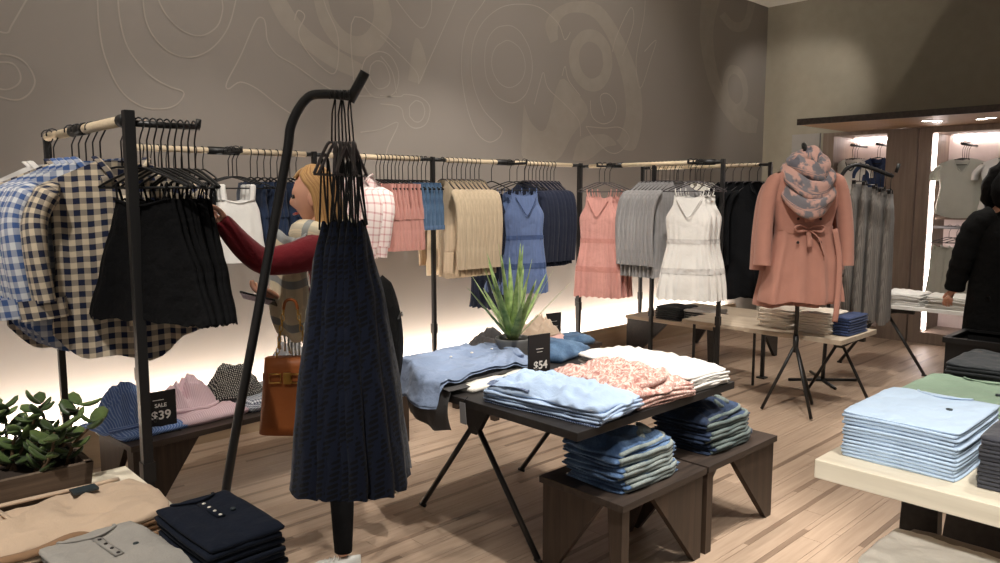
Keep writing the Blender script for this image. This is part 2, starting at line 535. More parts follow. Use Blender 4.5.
# lit plinth along the back wall
struct('trim_1', MB().box((-3, 4.60, 0), (8.3, 4.64, .24)), 'plinth_wood')
struct('trim_2', MB().box((-3, 4.665, .0), (8.3, 4.70, .20)), 'led_wall')
PRINT_LINES = [
    [(1.38,2.74),(1.38,2.65),(1.38,2.52),(1.4,2.35),(1.47,2.17),(1.58,2.08),(1.7,2.07),(1.79,2.1),(1.84,2.16),(1.83,2.19),(1.75,2.21),(1.64,2.27),(1.54,2.39),(1.5,2.52),(1.49,2.67),(1.5,2.76)],
    [(1.64,2.79),(1.63,2.7),(1.64,2.58),(1.69,2.48),(1.78,2.41),(1.9,2.4),(2.03,2.47),(2.14,2.61),(2.2,2.79),(2.21,2.9)],
    [(1.71,2.8),(1.72,2.71),(1.77,2.62),(1.86,2.55),(1.97,2.54),(2.07,2.61),(2.11,2.71),(2.11,2.78),(2.1,2.88)],
    [(0.78,2.27),(0.85,2.29),(0.95,2.29),(1.01,2.25),(1.04,2.17),(1.01,2.1),(0.95,2.06),(0.87,2.07),(0.77,2.11)],
    [(0.81,2.23),(0.88,2.25),(0.94,2.25),(0.97,2.21),(0.97,2.16),(0.93,2.12),(0.88,2.11),(0.81,2.14)],
    [(0.88,2.43),(0.89,2.41),(0.93,2.41),(0.95,2.45),(1.03,2.6),(1.08,2.69)],
    [(2.57,2.1),(2.46,2.16),(2.32,2.25),(2.21,2.28),(2.13,2.23),(2.12,2.27),(2.22,2.45),(2.33,2.68),(2.38,2.71),(2.4,2.67),(2.41,2.57),(2.47,2.49),(2.61,2.43),(2.8,2.33),(2.99,2.27),(3.23,2.28)],
    [(2.61,2.73),(2.64,2.8),(2.69,2.77),(2.64,2.66),(2.68,2.56),(2.8,2.45),(2.91,2.41),(2.95,2.54),(2.94,2.7),(2.86,2.85),(2.82,2.98)],
    [(3.07,2.38),(3.09,2.83),(3.49,2.66)],
    [(3.18,2.55),(3.29,2.61),(3.4,2.59),(3.47,2.48),(3.45,2.35),(3.37,2.29),(3.23,2.28),(3.14,2.39),(3.15,2.49),(3.18,2.55)],
    [(3.22,2.5),(3.27,2.54),(3.34,2.53),(3.39,2.44),(3.37,2.37),(3.28,2.34),(3.21,2.41),(3.22,2.5)],
    [(4.4,3.3),(4.36,3.16),(4.16,2.91),(4.1,2.61),(4.15,2.3),(4.26,2.08),(4.4,2.0),(4.52,2.04),(4.56,2.11),(4.49,2.16),(4.33,2.28),(4.22,2.5),(4.22,2.76),(4.33,2.97),(4.54,3.13),(4.78,3.2),(5.03,3.21),(5.27,3.11),(5.36,2.98),(5.44,3.06)],
    [(4.93,2.73),(4.93,2.63),(4.9,2.53),(4.85,2.44),(4.77,2.38),(4.68,2.35),(4.59,2.36),(4.5,2.39),(4.43,2.45),(4.38,2.53),(4.36,2.62),(4.36,2.72),(4.38,2.82),(4.43,2.9),(4.5,2.96),(4.59,2.99),(4.68,3.0),(4.77,2.97),(4.84,2.91),(4.9,2.83),(4.93,2.73)],
    [(4.84,2.71),(4.84,2.65),(4.82,2.59),(4.78,2.54),(4.72,2.5),(4.66,2.48),(4.6,2.48),(4.54,2.5),(4.49,2.54),(4.46,2.58),(4.44,2.64),(4.44,2.7),(4.46,2.76),(4.5,2.81),(4.55,2.84),(4.61,2.87),(4.67,2.87),(4.73,2.85),(4.78,2.82),(4.82,2.77),(4.84,2.71)],
    [(3.39,3.11),(3.46,3.01),(3.68,2.84),(3.78,2.94),(3.8,3.07),(3.79,3.19)],
    [(4.09,3.21),(4.05,3.11),(3.66,2.41)],
    [(3.72,2.21),(3.71,2.17),(3.69,2.14),(3.66,2.12),(3.62,2.12),(3.59,2.14),(3.57,2.16),(3.57,2.2),(3.57,2.23),(3.6,2.26),(3.63,2.28),(3.66,2.28),(3.69,2.27),(3.71,2.24),(3.72,2.21)],
    [(3.3,2.29),(3.48,2.3),(3.53,2.32),(3.68,2.31),(3.77,2.24),(3.73,2.11),(3.61,2.07),(3.52,2.13),(3.48,2.22),(3.3,2.23)],
    [(3.12,2.01),(3.29,2.04),(3.46,2.1),(3.36,1.91),(3.33,1.78)],
    [(4.96,2.36),(5.04,2.58),(5.08,2.65),(5.14,2.52),(5.36,2.4),(5.57,2.26),(5.6,2.11)],
    [(5.33,2.65),(5.37,2.74),(5.42,2.62),(5.59,2.49)],
    [(5.96,2.33),(5.89,2.5),(5.98,2.55),(6.09,2.51),(6.15,2.42),(6.09,2.3),(5.93,2.25),(5.77,2.31),(5.74,2.46)],
    [(5.68,2.21),(5.96,2.21),(6.22,2.23),(6.37,2.13),(6.22,1.99),(6.03,1.98),(5.78,2.12),(5.68,2.21)],
    [(6.07,2.96),(6.13,3.12),(6.35,3.43),(6.4,3.28),(6.23,2.94)],
    [(6.6,3.03),(6.8,3.17),(6.71,2.96),(6.54,2.65),(6.46,2.93),(6.58,3.38),(6.59,3.66)],
    [(3.31,2.73),(3.45,2.64),(3.64,2.5),(3.66,2.41)],
    [(3.31,2.58),(3.41,2.48),(3.45,2.32)],
]
PRINT_FILLS = [
    [(2.39,2.9),(2.51,2.69),(2.68,2.56),(2.9,2.45),(3.13,2.39),(3.15,2.5),(2.96,2.57),(2.77,2.65),(2.63,2.76),(2.51,2.93)],
    [(2.75,2.97),(2.81,2.74),(2.96,2.59),(3.17,2.56),(3.34,2.67),(3.42,2.86),(3.35,3.08),(3.23,3.06),(3.26,2.89),(3.22,2.77),(3.13,2.7),(3.02,2.71),(2.91,2.81),(2.86,2.99)],
    [(6.07,2.9),(6.07,2.81),(6.04,2.72),(5.98,2.64),(5.9,2.58),(5.8,2.55),(5.69,2.55),(5.6,2.58),(5.52,2.63),(5.46,2.7),(5.43,2.79),(5.43,2.87),(5.46,2.96),(5.52,3.03),(5.6,3.09),(5.69,3.12),(5.79,3.13),(5.89,3.11),(5.98,3.06),(6.04,2.99),(6.07,2.9),(5.92,2.88),(5.91,2.93),(5.87,2.97),(5.82,3.0),(5.77,3.01),(5.71,3.01),(5.66,2.99),(5.62,2.96),(5.58,2.91),(5.57,2.86),(5.57,2.81),(5.59,2.76),(5.62,2.72),(5.66,2.69),(5.72,2.67),(5.77,2.67),(5.83,2.69),(5.88,2.72),(5.91,2.77),(5.93,2.82),(5.92,2.88)],
    [(5.17,2.92),(5.1,3.08),(5.24,3.24),(5.52,3.35),(5.87,3.37),(6.22,3.13),(6.5,2.77),(6.59,2.37),(6.49,2.04),(6.29,2.01),(6.16,2.1),(6.22,2.15),(6.31,2.39),(6.23,2.74),(6.03,3.05),(5.78,3.24),(5.52,3.25),(5.35,3.19),(5.27,3.09),(5.27,2.97)],
    [(4.83,2.35),(4.94,2.18),(5.12,2.16),(5.3,2.61),(5.53,2.52),(5.71,2.35),(5.48,2.11),(5.26,1.87),(4.84,1.86),(4.81,2.11)],
    [(7.66,3.82),(7.65,3.29),(7.94,2.74),(8.51,2.36),(9.01,2.33),(9.05,2.5),(8.28,2.73),(7.98,3.11),(7.93,3.51),(8.11,3.9)],
    [(8.76,2.87),(8.77,2.78),(8.75,2.68),(8.69,2.61),(8.6,2.56),(8.49,2.55),(8.39,2.57),(8.29,2.62),(8.21,2.69),(8.17,2.78),(8.16,2.88),(8.18,2.96),(8.24,3.04),(8.32,3.09),(8.42,3.1),(8.53,3.09),(8.63,3.04),(8.71,2.97),(8.76,2.87),(8.63,2.85),(8.6,2.91),(8.55,2.96),(8.49,2.99),(8.43,3.0),(8.38,2.99),(8.33,2.96),(8.3,2.92),(8.28,2.86),(8.29,2.8),(8.32,2.74),(8.37,2.7),(8.42,2.66),(8.48,2.65),(8.54,2.66),(8.59,2.69),(8.62,2.73),(8.64,2.79),(8.63,2.85)],
    [(8.04,3.61),(8.34,3.49),(8.71,3.58),(8.88,3.94),(8.7,3.93),(8.61,3.67),(8.38,3.6),(8.16,3.68)],
    [(3.56,2.43),(3.64,2.76),(3.74,2.6),(3.68,2.43)],
    [(5.49,1.88),(5.6,2.08),(5.96,2.15),(6.16,2.06),(5.97,2.02),(5.72,1.89)],
]
wall_back = bpy.data.objects['wall_back']
BANDS = {0, 1, 2, 3, 5, 6, 7}
for i, poly in enumerate(PRINT_FILLS):
    mb = MB(); yy = WY - .0012 - .0002 * i
    if i in BANDS:
        h = len(poly) // 2; a, b = poly[:h], poly[h:][::-1]
        a = [Vector((p[0], 0, p[1])) for p in a]; b = [Vector((p[0], 0, p[1])) for p in b]
        a = spline(a, 4); b = spline(b, 4)
        vs = [(p.x, yy, min(p.z, CEIL - .005)) for p in a + b]; n = len(a)
        mb.add(vs, [(k, k + 1, n + k + 1, n + k) for k in range(n - 1)], smooth=False)
    else:
        p = spline([Vector((q[0], 0, q[1])) for q in poly + poly[:1]], 4)[:-1]
        mb.add([(q.x, yy, min(q.z, CEIL - .005)) for q in p], [tuple(range(len(p)))], smooth=False)
    mb.build('printed_shape', 'print_fill', wall_back)
for i, ln in enumerate(PRINT_LINES):
    pts = spline([Vector((q[0], 0, q[1])) for q in ln], 5)
    pts = [Vector((p.x, 0, min(p.z, CEIL - .01))) for p in pts]
    mb = MB(); vs = []; hw = .0042
    for k, p in enumerate(pts):
        d = pts[min(k + 1, len(pts) - 1)] - pts[max(k - 1, 0)]
        if d.length < 1e-6: d = Vector((1, 0, 0))
        d.normalize(); nr = Vector((-d.z, 0, d.x)) * hw
        vs += [(p.x + nr.x, WY - .004, p.z + nr.z), (p.x - nr.x, WY - .004, p.z - nr.z)]
    mb.add(vs, [(2 * k, 2 * k + 1, 2 * k + 3, 2 * k + 2) for k in range(len(pts) - 1)], smooth=False)
    mb.build('printed_line', 'print_line', wall_back)

# ------------------------------------------------------------------ lit wall cabinets with canopy
t = thing('canopy', 'brown wooden canopy with recessed downlights above the lit wall cabinets', 'canopy', (0, 0, 0))
MB().box((7.4, .4, 2.245), (WX, 3.5, 2.275)).build('soffit_board', 'canopy_wood', t)
MB().box((7.38, .4, 2.24), (7.4, 3.5, 2.30)).build('fascia', 'dark_wood', t)
for (x, yy) in ((7.85, 2.46), (7.93, 2.40), (8.02, 2.06), (7.95, 1.97), (7.9, 1.83), (7.75, 1.75), (7.9, 1.3)):
    mb = MB(); mb.tube([(x + .05 * math.cos(a_), yy + .05 * math.sin(a_), 2.243) for a_ in [2 * PI * k / 16 for k in range(16)]], .006, 5, True)
    d = mb.build('downlight_rim', 'chrome', t)
    MB().tube([(x, yy, 2.2445), (x, yy, 2.240)], .042, 14).build('bulb', 'downlight', d)
CXF, CH = 8.55, 2.24
t = thing('cabinet', 'narrow wooden wall cabinet bay lit from behind, hung with navy and white tees', 'cabinet', (0, 0, 0))
MB().box((9.1, 2.72, .0), (9.16, 3.74, CH)).build('back_panel', 'panel_pale', t)
MB().box((CXF, 3.62, 0), (9.1, 3.74, CH)).build('side_panel', 'cabinet_wood', t)
MB().box((CXF, 2.76, 0), (CXF + .06, 3.06, CH)).build('side_panel', 'cabinet_wood', t)
MB().box((CXF, 3.06, CH - .04), (9.1, 3.62, CH)).build('header', 'cabinet_wood', t)
MB().box((CXF, 3.06, 0), (9.1, 3.62, .12)).build('base', 'cabinet_wood', t)
MB().box((9.06, 3.08, CH - .07), (9.095, 3.60, CH - .045)).build('light_strip', 'led_cabinet', t)
MB().box((9.06, 3.08, .2), (9.095, 3.10, CH - .08)).build('light_strip', 'led_cabinet', t)
MB().box((8.7, 3.08, .62), (9.05, 3.60, .65)).build('shelf', 'cabinet_wood', t)
for yy in (3.2, 3.47):
    MB().tube([(9.09, yy, 2.10), (8.66, yy, 2.10)], .014, 8).build('faceout_arm', 'black_metal', t)
t2 = thing('cabinet', 'wide wooden wall cabinet bay edged with pink-white light, hung with pale tees', 'cabinet', (0, 0, 0))
MB().box((9.1, .6, 0), (9.16, 2.70, CH)).build('back_panel', 'panel_pale', t2)
MB().box((CXF, 2.62, 0), (9.1, 2.74, CH)).build('side_panel', 'cabinet_wood', t2)
MB().box((CXF, .6, 0), (9.1, .7, CH)).build('side_panel', 'cabinet_wood', t2)
MB().box((CXF, .7, CH - .06), (9.1, 2.62, CH)).build('header', 'cabinet_wood', t2)
MB().box((CXF, .7, 0), (9.1, 2.62, .12)).build('base', 'cabinet_wood', t2)
MB().box((8.60, 2.595, .14), (8.63, 2.62, CH - .07)).build('light_strip', 'led_cabinet', t2)
MB().box((9.05, .75, CH - .09), (9.08, 2.57, CH - .065)).build('light_strip', 'led_cabinet', t2)
MB().box((8.62, .75, 1.30), (9.04, 2.57, 1.325)).build('shelf', 'cabinet_wood', t2)
MB().tube([(8.66, .75, 1.22), (8.66, 2.60, 1.22)], .016, 8).build('hanging_rail', 'black_metal', t2)
for yy in (2.36, 1.98, 1.5):
    MB().tube([(9.09, yy, 2.06), (8.60, yy, 2.06)], .014, 8).build('faceout_arm', 'black_metal', t2)
o = MB().box((8.5, 3.76, 0), (8.54, 4.08, CH)).build('end_panel', 'panel_grey', None)
tag(o, 'tall pale grey panel standing at the end of the lit wall cabinets', 'panel')

# ------------------------------------------------------------------ signs
def sign(loc, rz, w, h, label, big=None, small=(), group=None):
    t = thing('price_sign', label, 'sign', loc, rz)
    MB().box((-w / 2 - .01, -.035, 0), (w / 2 + .01, .035, .006)).build('base', 'black_metal', t, .001)
    MB().box((-w / 2, -.004, .006), (w / 2, .004, h)).build('board', 'black_board', t, .001)
    for body, sz, z, b, dx in small + ((big,) if big else ()):
        text_mesh('lettering', body, sz, 'sign_white', t, (dx, -.0052, z), (PI / 2, 0, 0), b)
    return t

# ------------------------------------------------------------------ racks
RZ = 1.80
def rod(mb, a, b, r, n=10): return mb.tube([a, b], r, n)
def post(x, y, parent, top=RZ + .02, r=.014, foot=True):
    mb = MB().box((x - r, y - r, .012), (x + r, y + r, top)); o = mb.build('post', 'black_metal', parent, .002)
    if foot:
        MB().box((x - .035, y - .035, 0), (x + .035, y + .035, .012)).build('foot_plate', 'black_metal', o)
        MB().box((x - r - .004, y - r - .004, .55), (x + r + .004, y + r + .004, .62)).build('collar', 'black_metal', o)
    return o
def arm(a, b, parent, r=.009):
    a, b = Vector(a), Vector(b); mb = MB()
    mb.tube([a, b], r, 8); d = (b - a).normalized()
    mb.tube([b - d * .004, b + Vector((0, 0, .028))], r * .9, 8)
    return mb.build('faceout_arm', 'black_metal', parent)
def clamp(c, ax, parent, L=.06):
    mb = MB(); d = Vector((1, 0, 0)) if ax == 'x' else Vector((0, 1, 0)); c = Vector(c)
    mb.tube([c - d * L, c + d * L], .0225, 12)
    return mb.build('bracket', 'black_metal', parent)
# left rack, square to the wall
RX = .85
rk = thing('garment_rack', 'black garment rack with pale wooden rail, hung with check shirts and black tops', 'clothes rack', (0, 0, 0))
post(RX, 2.70, rk, RZ + .03, .017); post(RX, 3.78, rk, RZ + .0, .014)
MB().tube([(RX, 2.74, RZ), (RX, 3.76, RZ)], .019, 12).build('rail', 'rail_wood', rk)
clamp((RX, 2.745, RZ), 'y', rk, .028)
arm((RX + .016, 2.70, RZ - .012), (RX + .235, 2.70, RZ - .012), rk, .011)
clamp((RX, 3.28, RZ), 'y', rk, .09)
# wall rack
wk = thing('garment_rack', 'long black garment rack with wooden rail running along the printed wall', 'clothes rack', (0, 0, 0))
WR = 4.25
for x in (1.32, 2.42, 3.36, 4.97): post(x, WR, wk)
for a_, b_ in ((1.36, 2.36), (2.52, 3.24), (3.48, 4.85)):
    MB().tube([(a_, WR, RZ), (b_, WR, RZ)], .017, 12).build('rail', 'rail_wood', wk)
for a_, b_ in ((1.335, 1.36), (2.36, 2.405), (2.435, 2.52), (3.24, 3.345), (3.375, 3.48), (4.85, 4.955)):
    MB().tube([(a_, WR, RZ), (b_, WR, RZ)], .013, 10).build('connector', 'black_metal', wk)
for x in (1.84, 4.07):
    clamp((x, WR, RZ), 'x', wk, .09)
    arm((x, WR - .02, RZ - .012), (x, WR - .24, RZ - .012), wk)
# two racks at right, square to the wall
rd = thing('garment_rack', 'black garment rack with wooden rail carrying pink and white sundresses', 'clothes rack', (0, 0, 0))
X3 = 5.15
post(X3, 3.0, rd); post(X3, 3.62, rd, RZ); post(X3, 4.42, rd)
MB().tube([(X3, 3.10, RZ), (X3, 4.30, RZ)], .017, 12).build('rail', 'rail_wood', rd)
MB().tube([(X3, 3.02, RZ), (X3, 3.10, RZ)], .013, 10).build('connector', 'black_metal', rd)
MB().tube([(X3, 4.30, RZ), (X3, 4.40, RZ)], .013, 10).build('connector', 'black_metal', rd)
for yy in (4.02, 3.15):
    clamp((X3, yy, RZ), 'y', rd, .08)
    arm((X3 - .02, yy, RZ - .012), (X3 - .24, yy, RZ - .012), rd)
rb = thing('garment_rack', 'black garment rack hung with black coats behind the sundress rack', 'clothes rack', (0, 0, 0))
X4 = 5.93
post(X4, 3.02, rb); post(X4, 4.3, rb)
MB().tube([(X4, 3.12, RZ), (X4, 4.2, RZ)], .017, 12).build('rail', 'rail_wood', rb)
MB().tube([(X4, 3.03, RZ), (X4, 3.12, RZ)], .013, 10).build('connector', 'black_metal', rb)
MB().tube([(X4, 4.2, RZ), (X4, 4.29, RZ)], .013, 10).build('connector', 'black_metal', rb)

# ------------------------------------------------------------------ tables and benches
def trestle(x, yc, spread, ztop, parent, zap=.47, r=.013, beam=.3):
    mb = MB()
    mb.box((x - .02, yc - beam, ztop - .045), (x + .02, yc + beam, ztop))
    mb.build('support_beam', 'black_metal', parent, .003)
    mb = MB(); mb.prism([(x - .012, yc - .12, ztop - .045), (x - .012, yc + .12, ztop - .045), (x - .012, yc + .02, zap), (x - .012, yc - .02, zap)], (.024, 0, 0))
    mb.build('gusset', 'black_metal', parent)
    for s in (-1, 1):
        mb = MB(); mb.tube([(x, yc + s * .012, zap + .04), (x, yc + s * spread, .012)], r, 8)
        mb.tube([(x, yc + s * (spread - .02), .009), (x, yc + s * (spread + .02), .009)], .009, 8)
        mb.build('leg', 'black_metal', parent)
t = thing('display_table', 'black display table on trestle legs piled with folded shirts and a potted agave', 'table', (0, 0, 0))
MB().box((2.0, 1.71, .667), (3.1, 2.95, .70)).build('tabletop', 'black_wood', t, .002)
trestle(2.2, 2.49, .40, .667, t); trestle(2.9, 2.49, .40, .667, t)
def bench(x0, y0, x1, y1, z, label, rz=0, mat='dark_wood', th=.028, matv='dark_wood_v', wing=False):
    cx, cy = (x0 + x1) / 2, (y0 + y1) / 2; a, b = (x1 - x0) / 2, (y1 - y0) / 2
    t = thing('display_bench', label, 'bench', (cx, cy, 0), rz)
    MB().box((-a, -b, z - th), (a, b, z)).build('bench_top', mat, t, .0015)
    zt = z - th; i = .012; k = .03
    W = min(.72 * 2 * b, .45)
    MB().prism([(-a + i, b - i, 0), (-a + i, b - i, zt), (-a + i, b - i - W, zt), (-a + i, b - i - .05, 0)], (k, 0, 0)).build('leg_panel', matv, t)
    W = min(.62 * 2 * a, .38)
    MB().prism([(a - i, -b + i, 0), (a - i - .045, -b + i, 0), (a - i - W, -b + i, zt), (a - i, -b + i, zt)], (0, k, 0)).build('leg_panel', matv, t)
    MB().prism([(-a + i, -b + i, 0), (-a + i, -b + i + .045, 0), (-a + i, -b + i + .07, zt), (-a + i, -b + i, zt)], (.045, 0, 0)).build('leg_panel', matv, t)
    if wing: MB().prism([(-a + i + .046, -b + i, 0), (-a + i + .06, -b + i, 0), (-a + i + .32, -b + i, zt), (-a + i + .046, -b + i, zt)], (0, k, 0)).build('leg_panel', matv, t)
    W = min(.45 * 2 * b, .3)
    MB().prism([(a - i, b - i, 0), (a - i, b - i, zt), (a - i, b - i - W, zt), (a - i, b - i - .05, 0)], (-k, 0, 0)).build('leg_panel', matv, t)
    return t
bench(2.17, 1.63, 2.75, 2.06, .40, 'dark wooden display bench with angular legs holding mid-blue jeans')
bench(2.765, 1.63, 3.38, 2.06, .40, 'dark wooden display bench with angular legs holding dark folded jeans')
bench(1.04, 3.66, 2.75, 4.08, .40, 'low dark bench under the wall rail with striped and dotted shirts', math.radians(5), 'dark_wood', wing=True)
bench(3.42, 3.67, 4.58, 4.15, .40, 'low dark bench behind the black table with charcoal sweaters and jeans')
bench(5.7, 3.35, 6.9, 4.3, .42, 'low bench under the coat rack with folded striped tops', 0, 'mid_wood', .03, 'black_wood')
# white table at right
t = thing('display_table', 'pale wooden display table with thick top holding stacked tees', 'table', (0, 0, 0))
MB().box((2.08, -.55, .745), (3.55, .89, .80)).build('tabletop', 'pale_wood', t, .003)
def slab_leg(x, yc, w0, w1, zt, th, parent):
    MB().prism([(x, yc - w1 / 2, 0), (x, yc + w1 / 2, 0), (x, yc + w0 / 2, zt), (x, yc - w0 / 2, zt)], (th, 0, 0)).build('leg_panel', 'black_wood', parent)
slab_leg(2.72, .80, .1, .14, .745, .05, t); slab_leg(3.4, .8, .1, .24, .745, .05, t)
slab_leg(2.72, -.4, .1, .2, .745, .05, t); slab_leg(3.4, -.4, .1, .24, .745, .05, t)
t = thing('nesting_table', 'low black table tucked under the pale table with cream tees', 'table', (0, 0, 0))
MB().box((2.12, -.35, .36), (2.68, .82, .40)).build('tabletop', 'black_wood', t, .002)
for x in (2.16, 2.6):
    for yy in (-.25, .72): slab_leg(x, yy, .1, .06, .36, .04, t)
# trouser table at lower left
t = thing('display_table', 'pale wooden table with folded khakis, henleys and a jade plant', 'table', (0, 0, 0))
MB().box((-.75, .9, .655), (.715, 2.48, .70)).build('tabletop', 'pale_wood', t, .003)
trestle(-.5, 1.7, .4, .655, t); trestle(.45, 1.7, .4, .655, t)
# mid tables by the trench coat
t = thing('display_table', 'small pale wooden table on trestle legs with stacked cream trousers', 'table', (0, 0, 0))
MB().box((5.22, 2.09, .515), (5.86, 2.82, .55)).build('tabletop', 'mid_wood', t, .002)
trestle(5.72, 2.30, .24, .515, t, .4, .012, .18)
t = thing('display_table', 'low empty pale wooden table beside the sundress rack', 'table', (0, 0, 0))
MB().box((5.24, 2.83, .515), (5.70, 3.38, .545)).build('tabletop', 'mid_wood', t, .002)
for x, yy in ((5.3, 3.3), (5.64, 2.95), (5.64, 3.32)):
    MB().box((x - .008, yy - .008, 0), (x + .008, yy + .008, .515)).build('leg', 'black_metal', t)
# far table with folded whites
t = thing('display_table', 'white topped trestle table with folded white tops in front of lit cabinets', 'table', (0, 0, 0))
MB().box((6.9, 1.2, .57), (7.45, 2.75, .60)).build('tabletop', 'white_cotton', t, .002)
trestle(7.0, 2.45, .36, .57, t, .5, .014, .25); trestle(7.0, 1.5, .36, .57, t, .5, .014, .25)
# black box
t = thing('storage_bin', 'black square bin standing behind the pale tee table', 'bin', (5.62, 1.28, 0), 0)
mb = MB()
for lo, hi in (((-.22, -.22, 0), (.22, .22, .02)), ((-.22, -.22, .02), (-.2, .22, .62)), ((.2, -.22, .02), (.22, .22, .62)), ((-.2, -.22, .02), (.2, -.2, .62)), ((-.2, .2, .02), (.2, .22, .62))): mb.box(lo, hi)
mb.build('body', 'black_plastic', t)
mb = MB()
for lo, hi in (((-.235, -.235, .60), (-.2, .235, .635)), ((.2, -.235, .60), (.235, .235, .635)), ((-.2, -.235, .60), (.2, -.2, .635)), ((-.2, .2, .60), (.2, .235, .635))): mb.box(lo, hi)
mb.build('rim', 'black_plastic', t)

# ------------------------------------------------------------------ gooseneck stands
def goose(name, label, pts, r, base, parent=None):
    t = thing(name, label, 'clothes stand', (0, 0, 0))
    p = spline(pts, 8)
    MB().tube(p, r, 12).build('pole', 'black_metal', t)
    return t
g = goose('gooseneck_stand', 'black leaning gooseneck stand hung with navy lace dresses', 
          [(.98, 2.50, .02), (1.02, 2.465, .5), (1.13, 2.365, 1.2), (1.205, 2.30, 1.66), (1.222, 2.285, 1.78), (1.26, 2.25, 1.862), (1.30, 2.205, 1.876), (1.365, 2.14, 1.868)], .0155, None)
mb = MB(); mb.tube([(1.358, 2.147, 1.853), (1.395, 2.11, 1.945)], .0165, 10); mb.build('end_stop', 'black_metal', g)
mb = MB()
for a_ in (0, PI / 2):
    dx, dy = .28 * math.cos(a_ + .8), .28 * math.sin(a_ + .8)
    mb.tube([(1.0 - dx + .15, 2.50 - dy - .08, .012), (1.0 + dx + .15, 2.50 + dy - .08, .012)], .012, 8)
mb.build('base', 'black_metal', g)
g2 = goose('gooseneck_stand', 'black gooseneck stand hung with long grey trousers', 
           [(6.20, 2.62, .02), (6.22, 2.60, .9), (6.24, 2.58, 1.58), (6.26, 2.56, 1.73), (6.31, 2.50, 1.79), (6.38, 2.42, 1.775), (6.52, 2.27, 1.70)], .016, None)
mb = MB(); mb.tube([(6.535, 2.255, 1.73), (6.55, 2.24, 1.80)], .014, 8); mb.build('end_stop', 'black_metal', g2)
mb = MB()
for dx, dy in ((.22, .2), (-.2, .2)):
    mb.tube([(6.20 - dx, 2.62 - dy, .012), (6.20 + dx, 2.62 + dy, .012)], .012, 8)
mb.build('base', 'black_metal', g2)

# ------------------------------------------------------------------ hangers
def hanger_proto(wide=.2, drop=.06, neck=.15, mat='black_plastic', bar=True, clips=False):
    t = thing('clothes_hanger', 'x', 'hanger')
    mb = MB(); r = .023
    pts = [(r * math.cos(a_), 0, r * math.sin(a_) - .002) for a_ in [math.radians(d) for d in (200, 160, 120, 90, 60, 25, -10, -40)]]
    pts += [(.006, 0, -.04), (0, 0, -.055), (0, 0, -neck)]
    mb.tube(pts, .0028, 6); mb.build('hook', 'black_metal', t)
    mb = MB()
    if clips:
        mb.tube([(-wide, 0, -neck), (wide, 0, -neck)], .005, 6)
        for s in (-1, 1): mb.box((s * wide * .8 - .012, -.012, -neck - .045), (s * wide * .8 + .012, .012, -neck + .008))
    else:
        mb.tube(spline([(-wide, 0, -neck - drop), (-wide * .8, 0, -neck - drop * .72), (-.04, 0, -neck - .004), (0, 0, -neck + .002), (.04, 0, -neck - .004), (wide * .8, 0, -neck - drop * .72), (wide, 0, -neck - drop)], 3), .006, 6, flat=.7)
        if bar: mb.tube([(-wide, 0, -neck - drop - .003), (wide, 0, -neck - drop - .003)], .004, 6)
    mb.build('shoulder_bar', mat, t)
    return t
HG = hanger_proto(); HG_W = hanger_proto(.2, .07, .15, 'grey_plastic'); HG_K = hanger_proto(.18, .10, .14, 'grey_plastic', False); HG_C = hanger_proto(.15, .05, .13, 'black_plastic', True, True)
HG_L = hanger_proto(.15, .10, .15, 'grey_plastic')
HG_S = hanger_proto(.17, .05, .11, 'black_plastic')

# ------------------------------------------------------------------ garments (hang below z=0, the rail; front faces -y)
def body(L, z0, prof, top=None, hem=None, amp=.008, k=5, ph=0., rows=18, n=40, sq_=.75, fold0=.5, win=(0, 1), wr=.006):
    # a flattened tube of cloth; win picks the stretch of the profile that this piece covers
    mb = MB(); rings = []; uvs = []; ds_ = Vector((ph * 7.7 + L * 3, z0 * 5, k))
    for i in range(rows + 1):
        v = lerp(win[0], win[1], i / rows); w_, d_ = interp(prof, v); ring = []
        for j in range(n):
            a_ = PI / 2 + 2 * PI * j / n; c, s = math.cos(a_), math.sin(a_)
            cx = math.copysign(abs(c) ** sq_, c); sy = math.copysign(abs(s) ** .8, s)
            x = w_ * cx
            f = amp * (v ** fold0) * (math.sin(k * cx * 2.2 + ph) + .5 * math.sin(k * 1.9 * cx * 2.2 + ph * 2.3 + v * 2))
            z = z0 - L * v
            f += wr * (noise.noise(Vector((x * 16, z * 7, 0)) + ds_) + .5 * noise.noise(Vector((x * 34, z * 13, 4)) + ds_))
            y_ = d_ * sy + f
            x += .012 * v * noise.noise(Vector((.7 * c, z * 6, 2)) + ds_)
            if top and win[0] == 0: z += top(cx, s) * (1 - v) ** 2.5
            if hem and win[1] == 1: z -= hem(cx, s) * v ** 4
            ring.append((x, y_, z)); uvs.append((x + (.013 if s > 0 else 0), z + .4 * y_))
        rings.append(ring)
    mb.loft(rings, False, False, uvs)
    return mb
def sleeve(pts, r0, r1, flat=.45, n=12, m=5, bulb=True):
    mb = MB(); p = spline(pts, m); N = len(p)
    mb.tube(p, [lerp(r0, r1, i / (N - 1)) * (min(1, .35 + 4.5 * i / (N - 1)) if bulb else 1) for i in range(N)], n, flat=flat, cap=False); return mb
def slope_top(dr, neck=.3, dipf=.0, dipb=0.0):
    def f(c, s):
        a_ = abs(c); z = -dr * max(0, (a_ - neck) / (1 - neck))
        if a_ < neck: z -= (dipf if s < 0 else dipb) * (1 - (a_ / neck) ** 2)
        return z
    return f
def strap(x, z0, z1, y0=0, w_=.005, x1=None):
    x1 = x if x1 is None else x1
    return MB().tube(spline([(x, -.012 + y0, z1), (x1, -.006 + y0, z0 - .02), (x1, 0 + y0, z0 + .004), (x1, .006 + y0, z0 - .02), (x, .012 + y0, z1 - .01)], 4), w_, 6, flat=.4)

